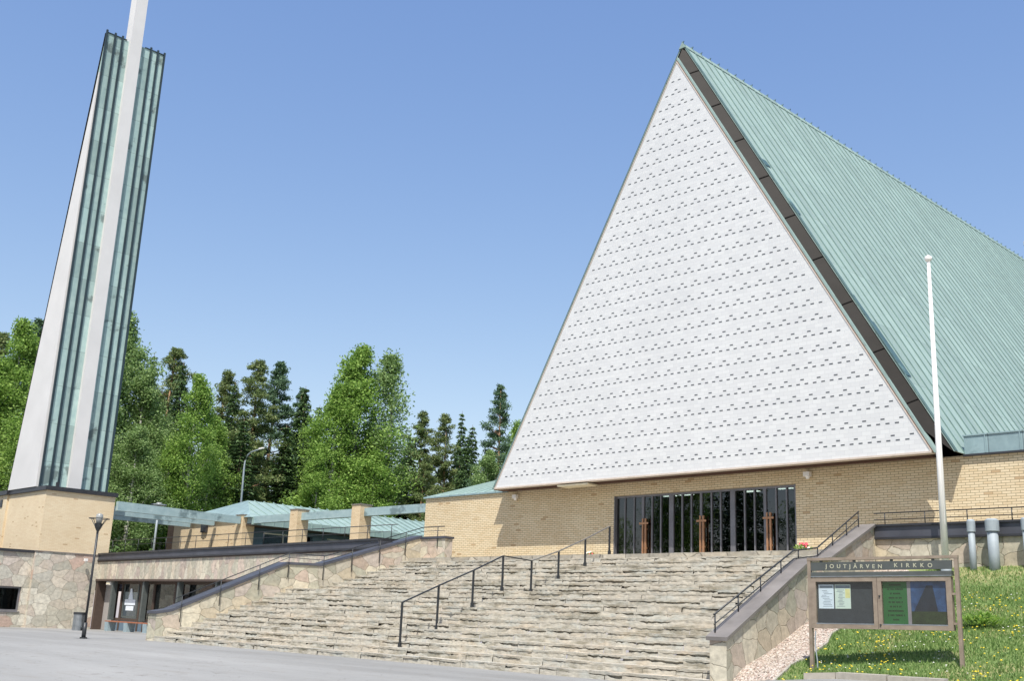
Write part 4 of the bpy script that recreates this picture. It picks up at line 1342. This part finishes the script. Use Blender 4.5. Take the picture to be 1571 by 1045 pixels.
# bin
bx, by = x - .26, y - .14
o = thing('litter_bin', 'steel litter bin strapped to the black lamp post on the plaza', 'bin', (bx, by, .15))
b = MB()
seg = 20
for i in range(seg):
    a0, a1 = i * 2 * math.pi / seg, (i + 1) * 2 * math.pi / seg
    b.face([(bx + .2 * math.cos(a0), by + .2 * math.sin(a0), .16), (bx + .2 * math.cos(a1), by + .2 * math.sin(a1), .16), (bx + .2 * math.cos(a1), by + .2 * math.sin(a1), .78), (bx + .2 * math.cos(a0), by + .2 * math.sin(a0), .78)])
b.face([(bx + .2 * math.cos(i * 2 * math.pi / seg), by + .2 * math.sin(i * 2 * math.pi / seg), .16) for i in range(seg)])
b.build('body', 'steel', o, True, fixn=False)
b = MB(); b.tube([(bx, by, .72), (bx, by, .80)], .215, 20); b.build('rim', 'rail', o)
b = MB(); b.box(bx + .15, x - .02, y - .1, y - .02, .70, .74); b.box(bx + .15, x - .02, y - .1, y - .02, .22, .26); b.build('bracket', 'rail', o)

o = thing('street_lamp', 'grey lamp post with a flat disc head on the terrace right of the tower', 'lamp', (-69.2, 34, 3.47))
b = MB(); b.tube([(-69.15, 34, 3.4), (-69.15, 34, 7.5)], .07, 10); b.build('pole', 'galv', o, True)
b = MB(); b.tube([(-69.15, 34, 7.5), (-69.15, 34, 7.9)], .17, 14); b.build('lamp_shade', 'lamp_glass', o, True)
b = MB(); b.tube([(-69.15, 34, 7.72), (-69.15, 34, 7.78)], .5, 18); b.build('disc', 'galv', o)

o = thing('street_lamp', 'tall grey street lamp with a curved arm rising behind the copper roof', 'lamp', (-72.0, 44, 4))
k = 44 / 41.0
pts = [(-75.6, 44, 3.5), (-75.85, 44, 12.0), (-75.80, 44, 12.5), (-75.5, 44, 12.95), (-75.0, 44, 13.15), (-73.6, 44, 13.3)]
b = MB(); b.tube(pts, [.11, .07, .06, .06, .05, .045], 10); b.build('pole', 'galv', o, True)
b = MB(); b.hexa([(-73.8, 43.9, 13.24), (-73.25, 43.92, 13.29), (-73.25, 44.08, 13.29), (-73.8, 44.1, 13.24), (-73.8, 43.9, 13.36), (-73.25, 43.94, 13.38), (-73.25, 44.06, 13.38), (-73.8, 44.1, 13.36)]); b.build('lamp_head', 'white_paint', o)

# ---------------------------------------------------------------- notice board
P0 = Vector((-12.15, 20.34, 0.47)); P1 = Vector((-9.19, 20.78, 0.53))
U = (P1 - P0); U.z = 0
BW = U.length
U.normalize()
N = Vector((U.y, -U.x, 0))                        # faces the camera side
nb = thing('notice_board', 'brown framed church notice board on two posts standing in the grass', 'notice board', P0)
TOPZ = 2.60
def bq(b, u0, u1, z0, z1, d0, d1, mi=0):
    # box in board space: u along, z down from the top, d towards the viewer
    def p(u, d, z):
        q = P0 + U * u + N * d
        return (q.x, q.y, TOPZ - z + (u / BW) * 0.05)
    b.hexa([p(u0, d1, z1), p(u1, d1, z1), p(u1, d0, z1), p(u0, d0, z1), p(u0, d1, z0), p(u1, d1, z0), p(u1, d0, z0), p(u0, d0, z0)], mi)
for u in (0.0, BW - .07):
    b = MB(); bq(b, u, u + .07, 0.055, 2.35, -.04, .04); b.build('post', 'board_frame', nb)
b = MB(); bq(b, -.005, BW + .005, 0, .053, -.045, .045); b.build('top_bar', 'board_frame', nb)
b = MB(); bq(b, .075, BW - .115, .09, .255, -.015, .03)
for u in (.26, .95, 1.7, 2.5):
    bq(b, u, u + .05, .054, .089, -.02, .02)
hp = b.build('name_panel', 'board_panel', nb)
b = MB(); bq(b, .08, BW - .12, .29, .37, -.10, .06)
bq(b, .08, BW - .12, .371, .385, -.10, .065, 1); b.build('hood', ['board_panel', 'steel'], nb)
c0, c1, cz0, cz1 = .07, BW - .14, .395, 1.40
b = MB()
bq(b, c0, c1, cz0, cz0 + .085, -.10, .05); bq(b, c0, c1, cz1 - .085, cz1, -.10, .05)
bq(b, c0, c0 + .1, cz0 + .086, cz1 - .086, -.10, .05); bq(b, c1 - .1, c1, cz0 + .086, cz1 - .086, -.10, .05)
mid = (c0 + c1) / 2 - .03
bq(b, mid - .085, mid + .085, cz0 + .086, cz1 - .086, -.10, .049)
bq(b, mid - .003, mid + .003, cz0 + .01, cz1 - .01, .0501, .053, 1)
bq(b, BW - .139, BW - .071, .7, .74, -.03, .03); bq(b, BW - .139, BW - .071, 1.25, 1.29, -.03, .03)
b.build('case_frame', ['board_frame', 'brown_frame'], nb)
b = MB(); bq(b, c0 + .02, c1 - .02, cz0 + .02, cz1 - .02, -.12, -.028); b.build('backboard', 'board_felt', nb)
b = MB(); bq(b, c0 + .1, mid - .085, cz1 - .105, cz1 - .086, -.02, .052); bq(b, mid + .085, c1 - .1, cz1 - .105, cz1 - .086, -.02, .052); b.build('sill', 'steel', nb)
b = MB()
for z in (.75, 1.30):
    bq(b, mid + .03, mid + .06, z, z + .03, .05, .07)
b.build('lock', 'rail', nb)
for (u0, u1) in ((c0 + .1, mid - .085), (mid + .085, c1 - .1)):
    b = MB()
    b.face([tuple(P0 + U * uu + N * .015 + Vector((0, 0, TOPZ - P0.z - zz + (uu / BW) * .05 - U.z * uu))) for uu, zz in ((u0, cz1 - .106), (u1, cz1 - .106), (u1, cz0 + .086), (u0, cz0 + .086))])
    b.build('glass_pane', 'glass_case', nb, fixn=False)
b = MB()
q = [P0 + U * (.14 - .02 * math.sin(i)) + Vector((0, 0, .0)) + N * .03 for i in range(6)]
cab = [(p.x, p.y, lerp(1.15, .42, i / 5)) for i, p in enumerate(q)]
b.tube(cab, .012, 6); b.build('cable', 'galv', nb)
# lettering
def board_text(txt, size, u, z, d, mat, name, parent, target, space=1.0, ext=.003, bold=0.0):
    cu = bpy.data.curves.new(name, 'FONT')
    cu.body = txt
    cu.size = size
    cu.extrude = ext
    cu.space_character = space
    cu.offset = bold
    tmp = bpy.data.objects.new('tmp', cu)
    for _i in range(6):
        me = bpy.data.meshes.new_from_object(tmp)
        xs_ = [v.co.x for v in me.vertices]
        cu.space_character *= 1 + (target / (max(xs_) - min(xs_)) - 1) * 1.15
    bpy.data.objects.remove(tmp)
    q = P0 + U * u + N * d
    mw = Matrix(((U.x, 0, N.x, q.x), (U.y, 0, N.y, q.y), (U.z, 1, 0, TOPZ - z + (u / BW) * .05), (0, 0, 0, 1)))
    # columns: text x->U, text y->Z, text z->N
    off = Vector((0, 0, 0)); p = parent
    while p is not None:
        off += p.location; p = p.parent
    me.transform(Matrix.Translation(-off) @ mw)
    me.materials.clear(); me.materials.append(M[mat])
    ob = bpy.data.objects.new(name, me)
    COL.objects.link(ob)
    ob.parent = parent
    return ob
board_text('JOUTJÄRVEN', .112, .39, .208, .031, 'letter', 'lettering', hp, 1.16, 1.5, .004, .0015)
board_text('KIRKKO', .112, 1.78, .208, .031, 'letter', 'lettering', hp, .73, 1.5, .004, .0015)
# papers and a painted reflection inside the case
def paper(u0, u1, z0, z1, mat, name, label, group=None):
    q = P0 + U * u0 + N * (-.025)
    o = thing(name, label, 'poster' if 'poster' in name else 'paper', (q.x, q.y, TOPZ - z1), group)
    b = MB(); bq(b, u0, u1, z0, z1, -.027, -.020); b.build('sheet', mat, o)
    return o
o = paper(.205, .52, .535, 1.01, 'paper', 'notice_paper', 'bluish white printed sheet at the left edge of the notice case', 'papers in the notice case')
b = MB()
bq(b, .23, .50, .555, .60, -.0195, -.019)
for k in range(11):
    z = .65 + k * .031
    u = R.uniform(.24, .33); e = R.uniform(.36, .49)
    bq(b, u, e, z, z + .009, -.0195, -.019)
b.build('print', 'ink', o)
o = paper(.545, .87, .535, 1.01, 'paper2', 'notice_paper', 'pale green and yellow printed sheet beside the bluish one', 'papers in the notice case')
b = MB(); bq(b, .56, .86, .55, .61, -.0195, -.019, 1)
bq(b, .76, .86, .62, .80, -.0195, -.019, 2)
for k in range(12):
    z = .64 + k * .029
    bq(b, R.uniform(.58, .64), R.uniform(.70, .75), z, z + .009, -.0195, -.019, 0)
b.build('print', ['ink', 'ink', 'paper_yellow'], o)
o = paper(mid + .09, mid + .56, .485, 1.292, 'green_poster', 'poster', 'green poster with centred lines of dark text in the right half of the case')
b = MB()
wds = [(3, .22), (4, .30), (2, .20), (3, .26), (4, .27), (2, .22), (4, .31), (3, .31), (1, .12)]
for k, (n, w) in enumerate(wds):
    z = .53 + k * .083
    cu_ = mid + .33
    u = cu_ - w / 2
    while u < cu_ + w / 2:
        ww = R.uniform(.012, .022)
        bq(b, u, u + ww, z, z + .032, -.0195, -.019)
        u += ww + (.006 if R.random() < .82 else .025)
b.build('print', 'ink_dark', o)
o = paper(mid + .562, mid + .63, .485, 1.292, 'brown_paper', 'poster_margin', 'narrow grey margin strip beside the green poster')
o['category'] = 'paper strip'
o = paper(mid + .632, c1 - .105, .485, 1.292, 'reflect_blue', 'poster', 'painted glass reflection, dark triangle on blue over green, at the right end of the case')
b = MB()  # sky and trees mirrored in the case glass, painted onto a sheet
def bp(pts, mi):
    f = []
    for (u, z) in pts:
        q = P0 + U * u + N * (-.0185)
        f.append((q.x, q.y, TOPZ - z + (u / BW) * .05))
    b.face(f, mi)
l_, r_ = mid + .633, c1 - .106
bp([(l_, 1.05), (r_, 1.05), (r_, 1.29), (l_, 1.29)], 1)
bp([(l_ + .05, 1.05), (l_ + .30, .56), (l_ + .42, .56), (l_ + .50, 1.05)], 0)
b.build('print', ['reflect_dark', 'reflect_green'], o, fixn=False)

# ---------------------------------------------------------------- trees
def mesh_quads(name, C, A, B, mat, Cc=None):
    # leaf cards: centre C, half-axes A, B (n x 3)
    n = len(C)
    V = np.empty((n * 4, 3), dtype=np.float32)
    V[0::4] = C - A; V[1::4] = C - B * .8; V[2::4] = C + A; V[3::4] = C + B * .8
    me = bpy.data.meshes.new(name)
    me.vertices.add(n * 4)
    me.vertices.foreach_set('co', V.ravel())
    me.loops.add(n * 4)
    me.loops.foreach_set('vertex_index', np.arange(n * 4, dtype=np.int32))
    me.polygons.add(n)
    me.polygons.foreach_set('loop_start', np.arange(0, n * 4, 4, dtype=np.int32))
    me.polygons.foreach_set('loop_total', np.full(n, 4, dtype=np.int32))
    me.materials.append(M[mat])
    me.update()
    me.validate()
    return me
def rdir(n, up=0.0):
    d = NR.normal(size=(n, 3)); d[:, 2] += up
    return d / np.linalg.norm(d, axis=1)[:, None]
def leafset(P, size, flat=0.0, upb=.4):
    n = len(P)
    nr = rdir(n, upb)
    t = NR.normal(size=(n, 3))
    a = np.cross(nr, t); a /= np.linalg.norm(a, axis=1)[:, None]
    b_ = np.cross(nr, a)
    s_ = size * NR.uniform(.6, 1.35, size=(n, 1))
    return P, a * s_, b_ * s_ * .62

def proto_birch(H, wid, seed, mat, nl=15000, base=.14, name='crown'):
    rg = np.random.default_rng(seed)
    limbs = []
    Pall = []
    K = 62
    for k in range(K):
        f = base + (1 - base) * ((k + rg.uniform()) / K) ** .92
        z = f * H
        prof = math.sin(min(1, (f - base) / (1 - base) * 1.0) ** .62 * math.pi) ** .8 * (1 - .3 * f)
        rmax = wid * max(.10, prof) * rg.uniform(.6, 1.3)
        a = rg.uniform(0, 6.283)
        r_ = rmax * rg.uniform(.3, 1.0)
        c = np.array([r_ * math.cos(a), r_ * math.sin(a), z + rg.uniform(-.2, .5)])
        limbs.append((np.array([0, 0, max(.08 * H, z - r_ * 1.1)]), c))
        m_ = int(nl / K * rg.uniform(.6, 1.4))
        sc = np.array([1, 1, .75]) * (0.05 * H + rg.uniform(.0, .45)) * (.45 + .65 * prof)
        Pc = np.clip(rg.normal(size=(m_, 3)), -1.9, 1.9) * sc * .62 + c
        Pc[:, 2] -= np.abs(rg.normal(size=m_)) * .3
        Pall.append(Pc)
    P_ = np.concatenate(Pall)
    C, A, B = leafset(P_, .125)
    me = mesh_quads(name, C, A, B, mat)
    b = MB()
    lean = rg.uniform(-.3, .3)
    b.tube([(0, 0, -1.5), (lean * .3, 0, H * .3), (lean, .1, H * .6), (lean * .6, 0, H * .93)], [.27, .22, .14, .04], 7)
    for (p0, p1) in limbs[::2]:
        b.tube([tuple(p0), tuple(p1)], [.05, .015], 4, cap=False)
    return me, b, 'bark_birch'
def proto_spruce(H, wid, seed, mat='leaf_spruce', sparse=1.0, name='crown'):
    rg = np.random.default_rng(seed)
    Pl, Al, Bl = [], [], []
    z = H * .06
    while z < H * .985:
        f = z / H
        L = wid * (1 - f) ** .82 * rg.uniform(.8, 1.15) + .12
        nb_ = int(7 + 3 * (1 - f))
        a0 = rg.uniform(0, 6.28)
        for k in range(nb_):
            a = a0 + k * 6.283 / nb_ + rg.uniform(-.25, .25)
            Lk = L * rg.uniform(.65, 1.2)
            m_ = max(5, int(Lk * 20 * sparse))
            t = rg.uniform(.08, 1, m_) ** .8
            wv = (1 - t) * .28 * Lk + .06
            side = rg.normal(size=m_) * wv
            r_ = t * Lk
            droop = -.42 * r_ + .16 * r_ * t
            x = r_ * math.cos(a) - side * math.sin(a)
            y = r_ * math.sin(a) + side * math.cos(a)
            zz = z + droop - np.abs(rg.normal(size=m_)) * .16
            P_ = np.stack([x, y, zz], 1)
            d = np.stack([np.full(m_, math.cos(a)), np.full(m_, math.sin(a)), np.full(m_, -.45)], 1) + rg.normal(size=(m_, 3)) * .35
            d /= np.linalg.norm(d, axis=1)[:, None]
            n2 = np.cross(d, rg.normal(size=(m_, 3)) * .6 + np.array([0, 0, 1.]))
            n2 /= np.linalg.norm(n2, axis=1)[:, None]
            s_ = rg.uniform(.14, .32, (m_, 1))
            Pl.append(P_); Al.append(d * s_); Bl.append(n2 * s_ * .42)
        z += H * .021 + .06
    me = mesh_quads(name, np.concatenate(Pl), np.concatenate(Al), np.concatenate(Bl), mat)
    b = MB(); b.tube([(0, 0, -1.5), (0, 0, H * .5), (0, 0, H * .99)], [.22, .13, .02], 7)
    return me, b, 'bark_spruce'
def proto_pine(H, wid, seed, mat='leaf_pine', base=.3, name='crown'):
    rg = np.random.default_rng(seed)
    Pall = []; limbs = []
    K = 120
    for k in range(K):
        f = base + (1 - base) * (k + rg.uniform()) / K
        z = f * H
        prof = (1 - ((f - base) / (1 - base)) ** 1.35) ** .8 * (.65 + .6 * rg.uniform()) + .04
        if f < base + .12:
            prof *= .7
        a = rg.uniform(0, 6.283)
        r_ = wid * prof * rg.uniform(.2, 1.0)
        c = np.array([r_ * math.cos(a), r_ * math.sin(a), z])
        limbs.append((np.array([0, 0, z - .25 * r_ - .2]), c))
        m_ = int(260 * rg.uniform(.5, 1.5) * (.45 + .6 * prof))
        Pc = np.clip(rg.normal(size=(m_, 3)), -1.9, 1.9) * np.array([.56, .56, .26]) * (.55 + .5 * rg.uniform()) * (.45 + .6 * prof) + c
        Pall.append(Pc)
    P_ = np.concatenate(Pall)
    C, A, B = leafset(P_, .16, upb=.6)
    me = mesh_quads(name, C, A, B * .55, mat)
    b = MB(); ln = rg.uniform(-.5, .5)
    b.tube([(0, 0, -1.5), (ln, 0, H * .5), (ln * .4, 0, H * .97)], [.24, .17, .03], 7)
    for (p0, p1) in limbs[::2]:
        b.tube([(p0[0] + ln * .5, p0[1], p0[2]), tuple(p1)], [.06, .02], 4, cap=False)
    return me, b, 'bark_pine'
PR = {}
def mkproto(key, fn, *a, **k):
    me, b, bk = fn(*a, **k)
    PR[key] = (me, b, bk, a[0])
mkproto('birch0', proto_birch, 20, 4.6, 1, 'leaf_birch', 30000)
mkproto('birch1', proto_birch, 20, 3.9, 2, 'leaf_birch', 27000)
mkproto('birch2', proto_birch, 20, 4.8, 3, 'leaf_birch2', 30000)
mkproto('birch3', proto_birch, 20, 3.0, 4, 'leaf_birch2', 12500, base=.3)
mkproto('spruce0', proto_spruce, 20, 3.9, 5)
mkproto('spruce1', proto_spruce, 20, 3.2, 6)
mkproto('pine0', proto_pine, 20, 4.3, 7, 'leaf_pine', .14)
mkproto('pine1', proto_pine, 20, 3.9, 8, 'leaf_pine2', .12)
mkproto('pine2', proto_pine, 20, 4.6, 9, 'leaf_pine', .28)
TM = {}
def plant(key, x, y, top, label, wmul=1.0, cat=None, group='trees on the slope behind the church'):
    me, b, bk, H = PR[key]
    kind = key[:-1]
    base = hill_z(x, y) if y > 29.7 else flank(x, y)
    if y < -5:
        base = plaza_z(x, y)
    sc = (top - base) / H
    o = thing(kind + '_tree', label, kind, (x, y, base), group)
    if key not in TM:
        tr = b.build('trunk', bk, None, True)
        TM[key] = tr.data
        bpy.data.objects.remove(tr)
    for nm, m_ in (('trunk', TM[key]), ('crown', me)):
        c = bpy.data.objects.new(nm, m_)
        COL.objects.link(c)
        c.parent = o
    o.scale = (sc * wmul, sc * wmul, sc)
    o.rotation_euler = (0, 0, R.uniform(0, 6.28))
    return o
TREES = [
 ('pine0', -95.1, 30.8, 23.2, 1, 'pine top showing at the far left edge behind the tower'),
 ('birch0', -90.0, 30.8, 23.1, 1, 'tall birch directly left of the tower, its top beside the fin'),
 ('pine1', -98.9, 35.1, 26.0, 1, 'pine top touching the left edge of the tower fin'),
 ('birch1', -83.3, 30.2, 18.3, 1.1, 'middle-height birch left of the tower, in front of the pines'),
 ('birch2', -80.8, 31.0, 15.2, 1.2, 'low pale birch right at the foot of the tower left side'),
 ('birch1', -88.8, 28.6, 19.8, 1.2, 'birch cut by the left edge of the picture'),
 ('birch2', -88.0, 38.4, 24.9, 1.05, 'tallest pale green birch, immediately right of the tower'),
 ('birch2', -84.7, 35.9, 21.6, 1, 'pale birch half hidden behind the tower right edge'),
 ('spruce1', -113.2, 53.0, 28.9, .8, 'tiny far spruce tip between the tall birch and a pine right of the tower'),
 ('pine0', -94.2, 46.3, 24.9, 1, 'dark pine with rounded top, first pine right of the tower'),
 ('birch2', -85.3, 39.5, 19.9, 1.1, 'pale birch below the first pine right of the tower'),
 ('birch0', -79.8, 41.5, 19.2, .95, 'bright green birch with pointed top left of the curved street lamp'),
 ('spruce0', -100.7, 49.0, 22.7, 1.1, 'dark spruce filling the gap behind the pointed bright birch'),
 ('pine2', -91.1, 50.2, 23.0, 1, 'left one of three pines above the curved street lamp'),
 ('pine0', -86.3, 50.5, 23.4, 1, 'middle one of three pines above the curved street lamp'),
 ('pine1', -90.4, 55.3, 24.7, 1, 'bluish pine, right one of three above the curved street lamp'),
 ('spruce0', -87.3, 56.4, 22.4, 1, 'narrow dark spruce left of the big twin birch'),
 ('spruce1', -93.2, 62.1, 22.2, 1, 'small spruce tip close to the left edge of the big twin birch'),
 ('birch0', -80.5, 57.6, 24.9, 1.15, 'big bright birch, left half of the twin crown in the middle'),
 ('birch3', -79.5, 60.6, 25.0, 1.1, 'airy birch with white trunk, right half of the twin crown'),
 ('birch1', -80.2, 55.3, 21.2, 1.15, 'lower left shoulder of the big bright birch group'),
 ('birch0', -78.5, 52.6, 14.2, 1.25, 'low bright birch bush just above the copper roof'),
 ('birch1', -77.5, 58.0, 15.3, 1.4, 'low bright birch bush above the middle brick pier'),
 ('pine2', -82.2, 66.9, 20.8, 1, 'left one of two pines right of the twin birch'),
 ('pine0', -79.3, 67.3, 20.3, .9, 'orange-trunked pine, right one of two right of the twin birch'),
 ('spruce0', -77.5, 69.3, 19.6, .95, 'spruce between the orange-trunked pine and the open pine by the gable'),
 ('spruce1', -84.4, 73.6, 19.4, 1, 'small far spruce behind the spruces left of the gable'),
 ('pine1', -72.9, 68.4, 22.6, .85, 'tall open pine standing alone just left of the white gable'),
 ('birch2', -71.7, 66.3, 15.7, 1.1, 'small pale birch at the foot of the tall open pine'),
 ('birch1', -78.8, 76.7, 21.0, .9, 'birch edge peeping out beside the gable lower left corner'),
 ('birch0', -84.0, 45.5, 16.9, 1.1, 'low bright birch left of the curved street lamp pole'),
 ('birch1', -80.6, 40.1, 13.3, 1.3, 'low birch behind the pergola beams'),
 ('birch2', -80.0, 37.0, 14.3, 1.3, 'low birch between the tower and the pergola beams'),
 ('spruce0', -83.2, 47.8, 17.4, 1.3, 'dark spruce behind the curved street lamp'),
 ('spruce1', -84.8, 53.1, 17.8, 1.5, 'dark low spruce right of the curved street lamp'),
 ('spruce0', -84.5, 67.3, 18.8, 1.3, 'dark spruce behind the white trunk of the twin birch'),
 ('spruce0', -97, 40, 20, 1.4, 'dark spruce behind the tall pale birch right of the tower'),
 ('spruce1', -104, 34, 22, 1.4, 'dark spruce deep behind the tower'),
 ('spruce0', -96, 57, 18, 1.5, 'shadowed spruce far behind the three pines'),
 ('spruce0', -90, 68, 18, 1.4, 'shadowed spruce far behind the twin birch'),
 ('spruce0', -77, 75, 16, 1.4, 'shadowed spruce behind the small birch left of the gable'),
 ('pine2', -76, 62.5, 15.5, 1.0, 'short pine right of the twin birch above the third brick pier'),
 ('spruce1', -79.5, 65, 15.0, 1.4, 'short dark spruce between the twin birch and the orange-trunked pine'),
 ('spruce0', -86, 33, 16, 1.3, 'dark spruce low behind the tower foot'),
 ('spruce0', -93, 27.5, 17, 1.3, 'dark spruce at the left picture edge behind the birches'),
 ('spruce1', -74.5, 73, 15.5, 1.2, 'short dark spruce touching the gable lower left corner'),
 ('spruce0', -84.5, 62.5, 21.0, .9, 'slim spruce between the twin birch right side and the two pines'),
 ('spruce1', -80.5, 70.5, 21.5, .8, 'slim pointed spruce directly right of the orange-trunked pine'),
 ('spruce0', -75.0, 66.5, 18.0, 1.0, 'middling spruce left of the tall open pine, in front of its neighbours'),
 ('pine0', -73.2, 71.5, 16.0, 1.1, 'short pine behind the foot of the tall open pine'),
 ('birch2', -70.5, 69.5, 14.8, 1.2, 'low pale birch partly behind the church hip roof'),
 ('spruce0', -88.0, 44.0, 22.5, .8, 'slim pointed spruce between the first pine and the pointed bright birch'),
 ('spruce1', -87.5, 49.0, 21.5, .9, 'slim pointed spruce just left of the curved street lamp top'),
 ('pine1', -92.0, 59.0, 23.0, .8, 'narrow pine behind the gap left of the twin birch'),
 ('pine2', -86.5, 61.0, 19.5, 1.0, 'brownish pine low beside the left flank of the twin birch'),
]
for (key, x, y, top, wm, lab) in TREES:
    plant(key, x, y, top, lab, wm)
# undergrowth under the forest edge
C_, A_, B_ = [], [], []
n = 26000
xx = NR.uniform(-120, -66, n); yy = NR.uniform(31, 95, n)
keep = (xx < -75.5) | (yy > 61)
xx, yy = xx[keep], yy[keep]
hh = np.array([hill_z(float(a), float(c)) for a, c in zip(xx, yy)])
zz = hh + np.abs(NR.normal(0, 1.1, len(xx))) * (0.6 + 0.6 * np.sin(xx * .6) * np.sin(yy * .5))
Cq, Aq, Bq = leafset(np.stack([xx, yy, zz], 1), .30)
me = mesh_quads('undergrowth', Cq, Aq, Bq, 'leaf_spruce')
o = bpy.data.objects.new('undergrowth', me); COL.objects.link(o); struct(o, 'stuff')
# trees across the road, mirrored in the entrance glass
for (key, x, y, top, lab) in (('birch0', -73, -18, 17, 'leafy birch across the plaza, left one mirrored in the door glass'),
                              ('birch1', -65, -22, 19, 'leafy birch across the plaza, middle one mirrored in the door glass'),
                              ('spruce0', -57, -20, 21, 'dark spruce across the plaza mirrored in the door glass'),
                              ('birch2', -50, -24, 18, 'pale birch across the plaza mirrored in the door glass')):
    plant(key, x, y, top, lab, 1.3, group='trees mirrored in the entrance glass')
